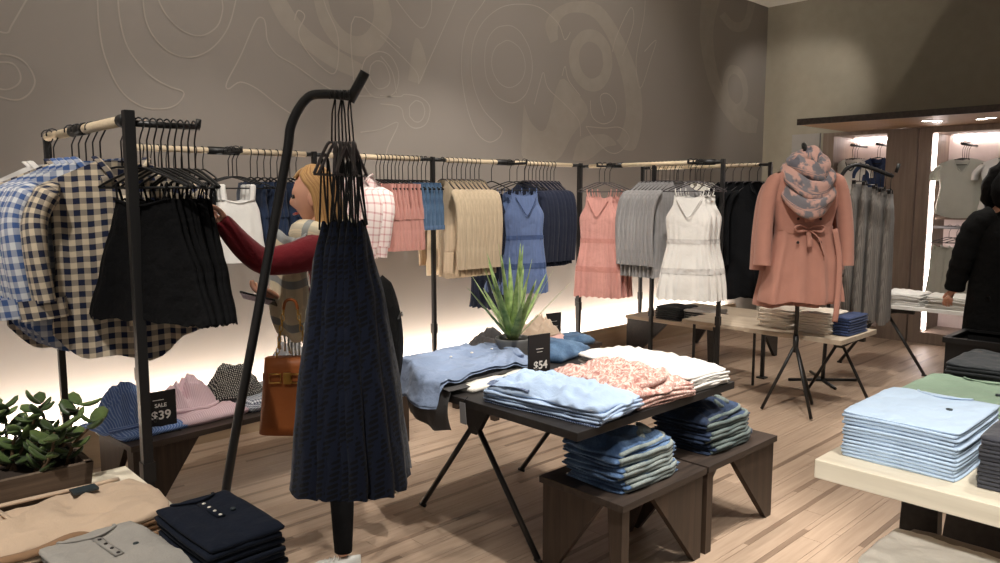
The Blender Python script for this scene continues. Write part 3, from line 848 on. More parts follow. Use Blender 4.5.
def sundress(name, label, cat, m, lace, L=.88, zt=-.275, wt=.11, hemw=.28, waist=.38):
    t = thing(name, label, cat)
    ww = wt + .045; vw = waist
    prof = [(0, wt, .012), (.08, wt + .004, .02), (.22, ww + .012, .034), (vw - .01, ww, .034), (vw + .05, ww + .004, .036), (.72, lerp(ww, hemw, .62), .05), (1, hemw, .06)]
    tp = lambda c, s: -.03 * (1 - abs(c)) if s < 0 else -.05 * (1 - c * c)
    hm = lambda c, s: .012 * abs(math.sin(c * 13))
    kw = dict(amp=.016, k=11, n=80, fold0=1.3)
    body(L, zt, prof, tp, None, rows=14, win=(0, vw), **kw).build('bodice', m, t)
    body(L, zt, [(p[0], p[1] + .002, p[2] + .002) for p in prof], rows=3, win=(vw, vw + .045), **kw).build('waistband', lace, t)
    body(L, zt, prof, rows=12, win=(vw + .045, .70), **kw).build('skirt', m, t)
    body(L, zt, [(p[0], p[1] + .001, p[2] + .001) for p in prof], rows=3, win=(.70, .755), **kw).build('lace_band', lace, t)
    body(L, zt, prof, None, hm, rows=8, win=(.755, 1), **kw).build('hem_tier', m, t)
    mb = MB().tube(spline([(-wt * .8, -.024, zt - .03), (-wt * .45, -.040, zt - .10), (0, -.046, zt - .17), (wt * .45, -.040, zt - .10), (wt * .8, -.024, zt - .03)], 3), .004, 6); mb.build('lace_trim', lace, t)
    for s in (-1, 1):
        for dx in (0, .022): strap(s * (wt * .82 - dx), -.205 - abs(dx), zt - .012, 0, .004, s * (wt * .92 - dx)).build('strap', m, t)
    return t
def cardigan(name, label, m, L=.68, w_=.21, pock=False, sl=.56, cat='cardigan', ph=0, collar=None, amp=.006):
    t = thing(name, label, cat)
    body(L, -.138, [(0, w_ * .93, .010), (.1, w_ * 1.0, .022), (.5, w_ * .93, .026), (1, w_ * 1.03, .022)], slope_top(.125, .28, .10, .0), lambda c, s: .015 * math.sin(c * 5), amp, 5, ph, 16, 36).build('body', m, t)
    for s in (-1, 1):
        sleeve([(s * w_ * .70, 0, -.215), (s * (w_ * .92), -.003, -.265), (s * (w_ + .012), -.006, -.35), (s * (w_ + .03), -.012, -.5), (s * (w_ + .02), -.018, -.215 - sl)], .055, .038, .45).build('sleeve', m, t)
    mb = MB().tube(spline([(-.07, 0, -.15), (-.045, -.022, -.22), (-.008, -.028, -.32), (-.004, -.031, -.16 - L + .02)], 4), .008, 6, flat=.4)
    mb.tube(spline([(.07, 0, -.15), (.045, -.022, -.22), (.008, -.028, -.32), (.004, -.031, -.16 - L + .02)], 4), .008, 6, flat=.4)
    mb.build('front_edge', collar or m, t)
    if pock:
        for s in (-1, 1): MB().box((s * .1 - .055, -.036, -.155 - L + .05), (s * .1 + .055, -.026, -.155 - L + .2)).build('pocket', m, t, .004)
    return t
def shorts(name, label, m, L=.34, w_=.19, zt=-.17, cuff=None):
    t = thing(name, label, 'shorts')
    body(L * .55, zt, [(0, w_, .016), (.3, w_ + .012, .03), (1, w_ + .016, .033)], None, None, .004, 4).build('hip', m, t)
    MB().add(*_ring(w_ + .002, .022, zt + .004, zt - .035)).build('waistband', m, t)
    for s in (-1, 1):
        mb = body(L * .62, zt - L * .38, [(0, w_ * .5, .030), (.35, w_ * .545, .036), (1, w_ * .60, .036)], None, None, .004, 3, s); mb.xf(Matrix.Translation((s * (w_ * .53), 0, 0))); mb.build('leg', m, t)
        mb = body(.03, zt - L * 1.0 + .012, [(0, w_ * .61, .039), (1, w_ * .615, .039)], rows=2, amp=0); mb.xf(Matrix.Translation((s * (w_ * .53), 0, 0))); mb.build('cuff', cuff or m, t)
    for x in (-.09, -.03, .03, .09): MB().box((x - .004, -.026, zt - .04), (x + .004, -.018, zt + .006)).build('belt_loop', m, t)
    return t
def _ring(w_, d_, z0, z1, n=28):
    vs, fs = [], []
    for z in (z0, z1):
        for j in range(n):
            a_ = 2 * PI * j / n; vs.append((w_ * math.copysign(abs(math.cos(a_)) ** .75, math.cos(a_)), d_ * math.sin(a_), z))
    for j in range(n): fs.append((j, (j + 1) % n, n + (j + 1) % n, n + j))
    return vs, fs
def tank(name, label, m, L=.42, wt=.12, wh=.2, zt=-.255, cat='top', strapw=.016, hemf=None):
    t = thing(name, label, cat)
    body(L, zt, [(0, wt, .014), (.2, wt + .025, .022), (.6, lerp(wt, wh, .6), .03), (1, wh, .034)], lambda c, s: -.02 * (1 - abs(c)) if s < 0 else -.04, hemf, .007, 5).build('body', m, t)
    for s in (-1, 1): strap(s * wt * .82, -.2, zt - .012, 0, strapw, s * wt * .9).build('strap', m, t)
    MB().tube(spline([(-wt * .95, -.012, zt - .002), (0, -.02, zt - .025), (wt * .95, -.012, zt - .002)], 5), .005, 6).build('neck_trim', m, t)
    return t
def tee(name, label, m, L=.56, w_=.2, trim=None, slv=True):
    t = thing(name, label, 'tee')
    body(L, -.15, [(0, w_ * .98, .014), (.15, w_, .024), (.5, w_ * .9, .03), (1, w_ * 1.06, .034)], slope_top(.05, .36, .13, .02), lambda c, s: .05 * (1 - c * c) - .01, .007, 4).build('body', m, t)
    MB().tube(spline([(-.075, 0, -.15), (-.05, -.022, -.22), (0, -.028, -.285), (.05, -.022, -.22), (.075, 0, -.15)], 4), .006, 6).build('neckband', trim or m, t)
    if slv:
        for s in (-1, 1): sleeve([(s * w_ * .9, 0, -.22), (s * (w_ + .05), 0, -.30), (s * (w_ + .06), 0, -.37)], .07, .055, .4).build('sleeve', m, t)
    return t
def shirt(name, label, m, L=.70, w_=.225, sl=.42, cat='shirt'):
    t = thing(name, label, cat)
    body(L, -.125, [(0, w_, .014), (.12, w_ * 1.02, .03), (.5, w_ * 1.0, .04), (1, w_ * 1.1, .045)], slope_top(.075, .32, .09, .0), lambda c, s: .10 * (1 - abs(c) ** 2.2) - .07 + .02 * math.sin(7 * c), .014, 4, .6, 22, 48, fold0=.3).build('body', m, t)
    for s in (-1, 1):
        sleeve([(s * w_ * .92, 0, -.205), (s * (w_ + .045), -.01, -.32), (s * (w_ + .055), -.03, -.44), (s * (w_ + .04), -.04, -.20 - sl)], .085, .068, .5, 14, 7).build('sleeve', m, t)
        o = sleeve([(s * (w_ + .045), -.04, -.19 - sl), (s * (w_ + .04), -.045, -.26 - sl)], .074, .072, .55, 12, 5, False); o.build('rolled_cuff', m, t)
        MB().tube(spline([(s * .085, .012, -.115), (s * .07, -.016, -.135), (s * .04, -.032, -.185), (s * .075, -.04, -.20)], 4), .016, 8, flat=.35).build('collar', m, t)
    MB().tube([(0, -.046, -.23), (0, -.05, -.4), (0, -.052, -.75)], .013, 6, flat=.3).build('placket', m, t)
    for z in (-.27, -.36, -.45, -.54, -.63): MB().ball((0, -.056, z), (.006, .003, .006), 8, 4).build('button', 'button_white', t)
    return t
def trousers(name, label, m, L=1.04, w_=.15, zt=-.155, wide=.13):
    t = thing(name, label, 'trousers')
    body(.3, zt, [(0, w_, .016), (.4, w_ + .02, .03), (1, w_ + .022, .032)], None, None, .004, 4).build('hip', m, t)
    for s in (-1, 1):
        mb = body(L - .2, zt - .2, [(0, w_ * .5, .028), (.2, w_ * .58, .034), (.5, wide * .8, .032), (1, wide, .036)], None, lambda c, s_: .01 * math.sin(4 * c), .008, 4, s); mb.xf(Matrix.Translation((s * w_ * .58, 0, 0))); mb.build('leg', m, t)
    MB().add(*_ring(w_ + .003, .019, zt + .004, zt - .035)).build('waistband', m, t)
    return t

def hang(h, g, loc, rz, hl, hg, gl=None, gg=None, tilt=0):
    j = RND.uniform(-.06, .06)
    place(h, loc, rz + j, hl, hg, tilt)
    if g: place(g, loc, rz + j, gl, gg, tilt)
def pick(i, n, base, first=None, last=None):
    return first if (i == 0 and first) else last if (i == n - 1 and last) else base

FX = -PI / 2      # garment front towards -x
# -- wall rail, from left to right
HID = [tank('camisole', 'x', 'denim_shorts', .5, .13, .2), tank('camisole', 'x', 'black_knit', .5, .13, .2)]
for i in range(9):
    m_ = i % 3
    hang(HG_S, HID[1 if m_ else 0], (1.40 + i * .04, WR, RZ), FX, 'black hanger with a camisole at the corner of the wall rail', 'hangers with camisoles at the corner of the wall rail',
         ('black' if m_ else 'blue') + ' camisole hung on the wall rail behind the black lace tops', ('black' if m_ else 'blue') + ' camisoles on the wall rail')
tk = tank('tank_shirt', 'x', 'white_cotton', .36, .09, .155, -.27, 'tank top', .017)
for i in range(3):
    hang(HG, tk, (1.84, WR - .06 - i * .055, RZ), -.25, 'black hanger with white tank top on a short arm', 'hangers with white tank tops', pick(2 - i, 3, 'white strappy tank top behind the outermost one on its arm', 'white strappy tank top hung outermost on its arm from the wall rail'), 'white tank tops on the wall rail arm')
sh = shorts('denim_shorts', 'x', 'denim_deep', .36, .18, -.18, 'denim_dark')
for i in range(8):
    hang(HG, sh, (2.0 + i * .042, WR, RZ), FX, 'black hanger with dark denim shorts on wall rail', 'hangers with dark denim shorts', pick(i, 8, 'dark blue denim shorts hung in the row past the white tank tops', 'dark blue denim shorts nearest the white tank tops in their row'), 'dark denim shorts on the wall rail')
ps = shirt('plaid_shirt', 'x', 'plaid_pink', .5, .2, .38)
for i in range(2):
    hang(HG, ps, (2.70 + i * .09, WR, RZ), FX, 'black hanger with white and pink checked shirt', 'hangers with pink check shirts', 'white shirt with thin pink check hung on wall rail', 'pink check shirts on the wall rail')
pk = shorts('pink_shorts', 'x', 'pink_cotton', .42, .19, -.18)
for i in range(8):
    hang(HG, pk, (2.88 + i * .031, WR, RZ), FX, 'black hanger with dusty pink shorts on wall rail', 'hangers with pink shorts', pick(i, 8, 'dusty pink cotton shorts hung within the row on wall rail', 'dusty pink cotton shorts beside the pink check shirts'), 'pink shorts on the wall rail')
ds = shorts('denim_shorts', 'x', 'denim_shorts', .30, .17, -.17, 'denim_mid')
for i in range(5):
    hang(HG, ds, (3.145 + i * .038, WR, RZ), FX, 'black hanger with faded blue denim shorts', 'hangers with faded denim shorts', 'faded blue denim shorts with rolled cuffs hung by a rack post', 'faded denim shorts on the wall rail')
bc = cardigan('cardigan', 'x', 'beige_knit', .70, .205, True)
for i in range(9):
    hang(HG_K, bc, (3.45 + i * .044, WR, RZ), FX, 'black hanger with beige cardigan on wall rail', 'hangers with beige cardigans', pick(i, 9, 'long beige knit cardigan hung within the row on wall rail', 'long beige knit cardigan at the post end, front pockets showing', 'long beige knit cardigan at the end by the blue sundresses'), 'beige cardigans on the wall rail')
bd = sundress('sundress', 'x', 'dress', 'blue_dress_cotton', 'blue_lace', .76, -.235, .115, .205, .42)
for i in range(3):
    hang(HG, bd, (4.07, WR - .055 - i * .08, RZ), -.3, 'black hanger with blue sundress on a short arm', 'hangers with blue sundresses', pick(2 - i, 3, 'slate blue sundress behind the outermost one on its arm', 'slate blue sundress with lace waistband, outermost on its arm'), 'blue sundresses on the wall rail arm')
nd = sundress('sundress', 'x', 'dress', 'navy_knit', 'navy_knit', .88, -.24, .12, .24, .4)
hang(HG, nd, (3.93, WR, RZ), FX, 'black hanger with navy dress between beige cardigans and blue sundresses', None, 'dark navy dress hung behind the blue sundresses', None)
nc = cardigan('cardigan', 'x', 'navy_knit', .68, .205, False, .56, 'cardigan', 1)
for i in range(9):
    hang(HG_K, nc, (4.29 + i * .043, WR, RZ), FX, 'black hanger with navy cardigan on wall rail', 'hangers with navy cardigans', pick(i, 9, 'plain navy knit cardigan hung within the row on wall rail', None, 'plain navy knit cardigan at the far end of its row'), 'navy cardigans on the wall rail')
# -- sundress rack
pd = sundress('sundress', 'x', 'dress', 'pink_dress_cotton', 'pink_lace', .84, -.26, .115, .225, .42)
for i in range(3):
    hang(HG_W, pd, (X3 - .07 - i * .07, 4.02, RZ), FX + .35, 'black hanger with pink sundress on a short arm', 'hangers with pink sundresses', pick(2 - i, 3, 'salmon pink sundress behind the outermost one on its arm', 'salmon pink strappy sundress with lace bands, outermost on its arm'), 'pink sundresses on the rack arm')
gc = cardigan('cardigan', 'x', 'grey_knit', .76, .21, False, .6, 'cardigan', 2, None, .01)
for i in range(9):
    hang(HG_K, gc, (X3 + .02, 3.71 - i * .038, RZ), -.55, 'black hanger with grey cardigan beside white sundresses', 'hangers with grey cardigans', pick(i, 9, 'heather grey knit cardigan hung within its row by the sundresses', None, 'heather grey knit cardigan at the end beside the white sundresses'), 'grey cardigans on the sundress rack')
wd = sundress('sundress', 'x', 'dress', 'white_cotton', 'white_lacy', .79, -.25, .115, .235, .42)
for i in range(3):
    hang(HG_W, wd, (X3 - .07 - i * .07, 3.15, RZ), FX + .4, 'black hanger with white sundress on a short arm', 'hangers with white sundresses', pick(2 - i, 3, 'white sundress behind the outermost one on its arm', 'white strappy sundress with lace bands, outermost on its arm'), 'white sundresses on the rack arm')
# -- coat rack behind
kc = cardigan('long_coat', 'x', 'black_knit', .98, .22, False, .62, 'coat', 0)
for i in range(5):
    hang(HG_K, kc, (X4 - .02, 3.12 + i * .075, RZ), -.75, 'black hanger with black coat on the far rack', 'hangers with black coats', pick(i, 5, 'plain black long coat hung within the row on the far rack', 'plain black long coat at the post end, behind the white sundresses'), 'black coats on the far rack')
cc = cardigan('blouse', 'x', 'cream_tee', .62, .2, False, .5, 'blouse', 0)
for i in range(6):
    hang(HG_K, cc, (X4 - .02, 3.56 + i * .07, RZ), -.3, 'black hanger with cream blouse on the far rack', 'hangers with cream blouses', 'cream blouse hung on the rack behind the white sundresses', 'cream blouses on the far rack')
# -- left rack
bt = tank('lace_camisole', 'x', 'black_lace', .41, .125, .29, -.25, 'lace top', .005, lambda c, s: .018 * abs(math.sin(c * 16)))
for i in range(9):
    hang(HG, bt, (RX + .032 + i * .023, 2.70, RZ - .012), FX + .38 - .045 * i, 'black hanger with black lace top on the rack arm', 'hangers with black lace tops', pick(i, 9, 'black lace camisole hung within the bunch on the rack arm', 'black lace camisole next to the rack post, over the plaid shirt', 'black lace camisole at the arm tip, held by the person'), 'black lace tops on the rack arm')
pl = shirt('plaid_shirt', 'x', 'plaid_cream', .70, .235, .42)
pb = shirt('plaid_shirt', 'x', 'plaid_blue', .68, .235, .42)
hang(HG, pl, (RX + .055, 2.97, RZ), -.2, 'black hanger with navy and cream plaid shirt', None, 'navy and cream plaid shirt with rolled sleeves, foremost on the rail', None)
for i in range(5):
    hang(HG, pb if i < 4 else pl, (RX + .01 - .008 * i, 3.06 + i * .062, RZ), -.15, 'black hanger with plaid shirt behind the foremost plaid shirt', 'hangers with plaid shirts', ('blue and white plaid shirt' if i < 4 else 'navy and cream plaid shirt') + ' hung behind the foremost plaid shirt', 'plaid shirts on the left rack')
wl = shirt('lace_blouse', 'x', 'white_lacy', .5, .21, .3, 'blouse')
for i in range(2):
    hang(HG, wl, (RX - .03, 3.55 + i * .08, RZ), -.15, 'black hanger with white lace blouse on left rack', 'hangers with white lace blouses', 'white lace blouse hung on the wooden rail of the left rack', 'white lace blouses on the left rack')
# -- navy lace dresses on the leaning stand
def lace_dress(name, label):
    t = thing(name, label, 'dress')
    zt = -.45
    body(.82, zt, [(0, .07, .016), (.12, .10, .03), (.3, .12, .048), (.7, .175, .066), (1, .20, .075)], lambda c, s: -.05 * (1 - abs(c)) + .05 * abs(c), lambda c, s: .022 * abs(math.sin(c * 15)), .014, 6, .4, 26, 56, fold0=.3).build('body', 'eyelet_navy', t)
    for s in (-1, 1):
        MB().tube(spline([(s * .06, -.016, zt + .03), (s * .075, -.008, -.32), (s * .085, 0, -.198), (s * .075, .008, -.32), (s * .06, .016, zt + .02)], 4), .0035, 6).build('strap', 'black_plastic', t)
    return t
ld = lace_dress('lace_dress', 'x')
for i in range(7):
    f_ = i / 6
    hang(HG_L, ld, (lerp(1.318, 1.358, f_), lerp(2.187, 2.147, f_), 1.867), math.radians((40, 58, 30, 50, 66, 36, 56)[i]), 'black hanger with navy lace dress on the leaning stand', 'hangers on the leaning stand',
         pick(i, 7, 'long navy eyelet lace dress within the bunch on the leaning stand', 'long navy eyelet lace dress nearest the leaning pole', 'long navy eyelet lace dress nearest the arm tip of the leaning stand'), 'navy lace dresses on the leaning stand', lerp(.04, -.07, f_))
# -- grey trousers on far stand
gt = trousers('trousers', 'x', 'wool_twill')
for i in range(7):
    f_ = i / 6
    hang(HG_C, gt, (lerp(6.34, 6.51, f_), lerp(2.46, 2.28, f_), lerp(1.79, 1.71, f_)), math.radians((4, 14, -2, 18, 8, 0, 12)[i]), 'black clip hanger with grey trousers on the far stand', 'clip hangers on the far stand',
         pick(i, 7, 'long grey wool trousers within the row on the far gooseneck stand', 'long grey wool trousers nearest the pole of the far stand', 'long grey wool trousers at the arm tip of the far stand'), 'grey trousers on the far stand')
# -- tees in the lit cabinets
ht = tee('tee', 'x', 'heather_tee'); wt_ = tee('tee', 'x', 'white_cotton'); nt_ = tee('tee', 'x', 'navy_tee', .5, .17)
for i in range(4):
    hang(HG, ht, (8.63 + i * .07, 2.36, 2.065), FX + .25, 'dark hanger with pale grey tee in the lit cabinet', 'hangers with pale grey tees', 'pale grey V-neck tee hung in the wide lit cabinet', 'pale grey tees in the lit cabinet')
for i in range(3):
    hang(HG, wt_, (8.63 + i * .07, 1.98, 2.065), FX + .25, 'dark hanger with white tee in the wide lit cabinet', 'hangers with white tees in wide cabinet', 'white tee hung next to the pale grey tees', 'white tees in the wide cabinet')
tk2 = tank('tank_shirt', 'x', 'heather_tee', .48, .14, .19, -.2, 'tank top', .018)
for i in range(3):
    hang(HG_S, tk2, (8.66, 2.44 - i * .07, 1.225), FX + .5, 'dark hanger with grey tank top under the cabinet shelf', 'hangers with grey tank tops', 'pale grey tank top hung below the wide cabinet shelf', 'grey tank tops in the wide cabinet')
wt2 = tee('tee', 'x', 'white_cotton', .5, .17, 'charcoal_tee')
for i in range(3):
    hang(HG, wt2, (8.70 + i * .07, 3.47, 2.105), FX, 'dark hanger with white tee in the narrow cabinet', 'hangers with white tees in narrow cabinet', 'white tee with dark neck trim in the narrow lit cabinet', 'white tees in the narrow cabinet')
for i in range(2):
    hang(HG, nt_, (8.70 + i * .07, 3.2, 2.105), FX, 'dark hanger with navy tee in the narrow cabinet', 'hangers with navy tees', 'navy V-neck tee hung in the narrow lit cabinet', 'navy tees in the narrow cabinet')

# ------------------------------------------------------------------ folded goods
def fold_slab(w_, d_, h, amp=.003, seed=0, nx=14, ny=12, wob=.02, bulge=.4, drape=0, dome=0, rump=0):
    mb = MB(); off = Vector((seed * 3.7, seed * 1.3, seed * 2.1))
    top = []; uv = []
    def xy(u, v):
        k = 1 + wob * noise.noise(Vector((u * 1.7, v * 1.7, 0)) + off)
        # round the corners a little
        cr = .035 * (abs(u) ** 6) * (abs(v) ** 6)
        return u * w_ / 2 * k * (1 - cr) + wob * .3 * w_ * noise.noise(Vector((v * 2, 3, 0)) + off), v * d_ / 2 * k * (1 - cr) + wob * .3 * d_ * noise.noise(Vector((u * 2, 9, 0)) + off)
    for j in range(ny + 1):
        for i in range(nx + 1):
            u, v = -1 + 2 * i / nx, -1 + 2 * j / ny
            u = math.copysign(abs(u) ** .8, u); v = math.copysign(abs(v) ** .8, v)
            x, y_ = xy(u, v); e = max(abs(u), abs(v))
            z = h + amp * (noise.noise(Vector((x * 14, y_ * 14, 0)) + off) + .6 * noise.noise(Vector((x * 34, y_ * 30, 5)) + off))
            z += dome * (1 - u * u) * (1 - v * v)
            if rump:
                q = Vector((x * 6, y_ * 6, 1)) + off; wx, wy = noise.noise(q), noise.noise(q + Vector((9, 4, 2)))
                n1 = noise.noise(Vector((x * 9 + wx * 1.6, y_ * 6 + wy * 1.6, 5)) + off); n2 = noise.noise(Vector((x * 21 + wx, y_ * 17 + wy, 8)) + off)
                z += rump * ((1 - 3.2 * abs(n1)) + .45 * (1 - 3 * abs(n2))) * (1 - .6 * e ** 3)
                x += rump * 1.2 * wx * e; y_ += rump * 1.2 * wy * e
            z -= .3 * h * max(0, (e - .82) / .18) ** 2
            if amp > .009: z += amp * .9 * (1 - 2.2 * abs(noise.noise(Vector((x * 7 + 2 * y_, y_ * 9, 2)) + off))) * (1 - e ** 4)
            top.append((x, y_, max(z, .1 * h))); uv.append((x + seed * .37, y_ + seed * .19))
    fs = [(j * (nx + 1) + i, j * (nx + 1) + i + 1, (j + 1) * (nx + 1) + i + 1, (j + 1) * (nx + 1) + i) for j in range(ny) for i in range(nx)]
    loop = [i for i in range(nx + 1)] + [j * (nx + 1) + nx for j in range(1, ny + 1)] + [ny * (nx + 1) + i for i in range(nx - 1, -1, -1)] + [j * (nx + 1) for j in range(ny - 1, 0, -1)]
    vs = list(top); n0 = len(vs); m = len(loop)
    for z, k in ((.5, 1), (.12, .6), (0, 0)):
        for q in loop:
            p = Vector(top[q]); c = Vector((p.x, p.y, 0)); L = c.length or 1
            c = c * (1 + bulge * h * k / L)
            vs.append((c.x, c.y, h * z)); uv.append((uv[q][0] + h * (1 - z), uv[q][1] + h * (1 - z)))
    for a_ in range(m):
        b_ = (a_ + 1) % m
        fs.append((loop[b_], loop[a_], n0 + a_, n0 + b_))
        for r in range(2): fs.append((n0 + r * m + b_, n0 + r * m + a_, n0 + (r + 1) * m + a_, n0 + (r + 1) * m + b_))
    fs.append(tuple(n0 + 2 * m + a_ for a_ in range(m)))
    mb.add(vs, [f[::-1] for f in fs] if False else fs, uv)
    return mb
def stack(name, cat, label, group, m, loc, rz, n, w_, d_, h, amp=.002, top_label=None, jit=.006, wob=.02, top_fn=None, seed=0, edge=None, dome=0, rump=0):
    protos = []; x, y_, z = loc; last = None
    for v in range(min(3, n)):
        t = thing(name, label, cat, (0, 0, 0), 0, group)
        fold_slab(w_, d_, h * 1.0, amp * .5, seed + v, wob=wob).build('folded_body', m, t)
        MB().tube(spline([(-w_ * .48, -d_ / 2 - .002, h * .5), (0, -d_ / 2 - .004, h * .45 + amp), (w_ * .48, -d_ / 2 - .002, h * .5)], 4), h * .42, 6).build('fold_edge', edge or m, t)
        protos.append(t)
    for i in range(n):
        if i == n - 1 and n > 3: break
        place(protos[i % 3 if i < n else 0], (x + RND.uniform(-jit, jit), y_ + RND.uniform(-jit, jit), z + i * h), rz + RND.uniform(-jit, jit) * 3)
    if n > 3:
        t = thing(name, top_label or label, cat, (x, y_, z + (n - 1) * h), rz, group)
        if top_label: del t['group']
        fold_slab(w_, d_, h, amp, seed + 7, 36, 34, wob, dome=dome, rump=rump).build('folded_body', m, t); last = t
    else:
        last = [o for o in COL.objects if o.parent is None][-1]
    if top_fn: top_fn(last, w_, d_, h)
    return z + n * h
def neckline(m, dot=None, ax=1):
    def f(t, w_, d_, h):
        r_ = min(.075, w_ * .3); pts = [(-r_, d_ * .5 - .002, h * .8), (-r_ * .8, d_ * .5 - r_ * .45, h + .002), (0, d_ * .5 - r_ * .8, h + .003), (r_ * .8, d_ * .5 - r_ * .45, h + .002), (r_, d_ * .5 - .002, h * .8)]
        MB().tube(spline(pts, 5), .0045, 6, flat=.6).build('neckband', m, t)
        if dot: MB().tube([(w_ * .22, d_ * .02, h * .95), (w_ * .22, d_ * .02, h + .004)], .009 if w_ > .22 else .006, 12).build('badge', dot, t)
    return f
def henley(m, b):
    def f(t, w_, d_, h):
        neckline(m, 'tag_dark')(t, w_, d_, h)
        MB().tube([(0, d_ * .32, h + .001), (0, -d_ * .05, h + .001)], .010, 6, flat=.25).build('placket', m, t)
        for q in range(4): MB().ball((0, d_ * (.27 - .1 * q), h + .004), (.0045, .0045, .002), 8, 4).build('button', b, t)
    return f
# pale table: tees
FR = PI / 2 * 3      # local -y (front edge) towards -x
stack('folded_tee', 'tee', 'light blue folded tee inside the stack on pale table', 'light blue tees', 'sky_tee', (2.37, .705, .80), FR, 13, .30, .40, .0105, .004, 'light blue folded tee on top of its stack on pale table', .003, .012, neckline('sky_tee', 'tag_dark'))
stack('folded_tee', 'tee', 'dark grey folded tee inside the stack on pale table', 'dark grey tees', 'dark_tee', (2.38, .355, .80), FR, 13, .32, .40, .0105, .004, 'dark grey folded tee on top of its stack on pale table', .003, .012, neckline('dark_tee', 'tag_grey'), 3)
stack('folded_tee', 'tee', 'sage green folded tee inside the stack on pale table', 'green tees', 'green_tee', (2.82, .70, .80), FR, 9, .36, .44, .011, .006, 'sage green folded tee on top of its stack on pale table', .004, .02, neckline('green_tee', 'tag_dark'), 5)
stack('folded_tee', 'tee', 'charcoal folded tee inside the stack behind the green tees', 'charcoal tees', 'charcoal_tee', (3.29, .66, .80), FR, 9, .40, .36, .0145, .006, 'charcoal folded tee on top of the stack behind the green tees', .004, .02, None, 8)
# nesting table: cream tees
stack('folded_tee', 'tee', 'taupe folded tee under the cream tees on low black table', 'taupe tees', 'taupe_tee', (2.46, .57, .40), FR, 3, .46, .40, .016, .006, None, .004, .03, None, 2)
def cream_top(t, w_, d_, h):
    for dx, dy in ((.02, .02), (.06, -.02)): MB().ball((dx, dy, h + .001), (.013, .009, .002), 8, 4).build('print_spot', 'khaki', t)
stack('folded_tee', 'tee', 'cream folded tee inside the stack on low black table', 'cream tees', 'cream_tee', (2.33, .575, .448), FR, 4, .44, .32, .013, .007, 'cream folded tee with tan spots on top of its stack', .004, .03, cream_top, 4)
# trouser table
stack('folded_trousers', 'trousers', 'khaki folded trousers inside the stack beside the jade plant', 'khaki trousers', 'khaki', (.27, 2.01, .70), .02, 5, .76, .28, .014, .008, 'khaki folded trousers with dark waist label on top of stack', .008, .03,
      lambda t, w_, d_, h: [MB().box((.21, .085, h + .012), (.27, .125, h + .018)).build('waist_label', 'tag_dark', t),
                            MB().tube([(-.3, .06, h + .004), (-.02, .10, h + .006)], .004, 6).build('pocket_zip', 'brass', t),
                            MB().tube(spline([(-.34, .15, h + .002), (-.1, .16, h + .008), (.15, .15, h + .008), (.34, .155, h + .002)], 4), .010, 6, flat=.5).build('waistband', 'khaki', t),
                            MB().tube([(.05, .16, h + .006), (.07, -.02, h + .007)], .006, 6, flat=.5).build('fly', 'khaki', t)], 1, 'khaki_dark', .01, .012)
stack('folded_henley', 'henley', 'grey folded henley inside the stack on trouser table', 'grey henleys', 'grey_henley', (.455, 1.675, .70), .12, 6, .20, .31, .015, .005, 'grey folded henley with dark buttons on top of its stack', .006, .02, henley('grey_henley', 'button_dark'), 4)
stack('folded_henley', 'henley', 'navy folded henley inside the tall stack on trouser table', 'navy henleys', 'navy_henley', (.648, 1.60, .70), .04, 9, .165, .28, .0155, .004, 'navy folded henley with pale buttons on top of its stack', .005, .02, henley('navy_henley', 'button_white'), 6)
stack('folded_henley', 'henley', 'off-white folded henley beside the grey henleys', 'off-white henleys', 'offwhite_henley', (.20, 1.66, .70), .2, 4, .26, .30, .016, .006, 'off-white folded henley on top beside the grey henleys', .006, .03, None, 9)
t = thing('folded_trousers', 'brown edges of khaki trousers folded in front of the khaki stack', 'trousers', (.33, 1.83, .70), .15)
for k in range(6):
    MB().tube(spline([(-.2 + .01 * k, -.01 * (k % 2), .010 + .013 * k), (-.1, .012 * (k % 3 - 1), .014 + .013 * k), (0, -.012, .010 + .014 * k), (.09, .01, .013 + .013 * k), (.17 - .01 * k, -.006, .010 + .012 * k)], 5), .016, 7, flat=.5).build('folded_layer', 'khaki_dark' if k % 2 else 'khaki', t)
# jeans on the two dark benches
def jeans(x, y_, z, n, m, rev, label, toplabel, group, seed):
    protos = []
    for v in range(3):
        t = thing('folded_jeans', label, 'jeans', (0, 0, 0), 0, group)
        fold_slab(.38, .29, .016, .006, seed + v, 18, 14, .05).build('folded_body', m, t)
        MB().tube(spline([(-.17, -.142, .010), (-.09, -.156, .015), (-.02, -.149, .006), (.06, -.162, .016), (.12, -.154, .008), (.186, -.12, .012), (.198, 0, .010), (.19, .1, .014)], 4), .0092, 6).build('cuff_edge', rev, t)
        protos.append(t)
    for i in range(n):
        place(protos[i % 3], (x + .012 * math.sin(i * 1.3) - .003 * i, y_ + .006 * math.cos(i * 2.1) + .002 * i, z + i * .0172), .06 * math.sin(i * 1.7))
    t = thing('folded_jeans', toplabel, 'jeans', (x - .02, y_ + .02, z + n * .0172), .05)
    fold_slab(.36, .28, .018, .010, seed + 5, 34, 28, .07, dome=.03, rump=.016).build('folded_body', m, t)
    MB().tube(spline([(-.12, .06, .036), (-.06, .09, .032), (0, .05, .040)], 4), .003, 6).build('pocket_stitch', 'khaki', t)
    MB().tube(spline([(-.15, .115, .018), (0, .12, .028), (.14, .11, .018)], 4), .010, 6, flat=.5).build('waistband', m, t)
    MB().tube(spline([(-.165, -.128, .012), (-.06, -.138, .020), (.05, -.136, .012), (.16, -.12, .02), (.17, .02, .014)], 4), .009, 6).build('cuff_edge', rev, t)
    mb = MB()
    mb.tube(spline([(.03, -.10, .03), (.06, -.06, .05), (.10, -.08, .045), (.12, -.03, .05), (.155, -.04, .03)], 5), [.016, .02, .019] + [.02] * 15 + [.018] * 3, 8, flat=.6)
    mb.build('rolled_leg', rev, t)
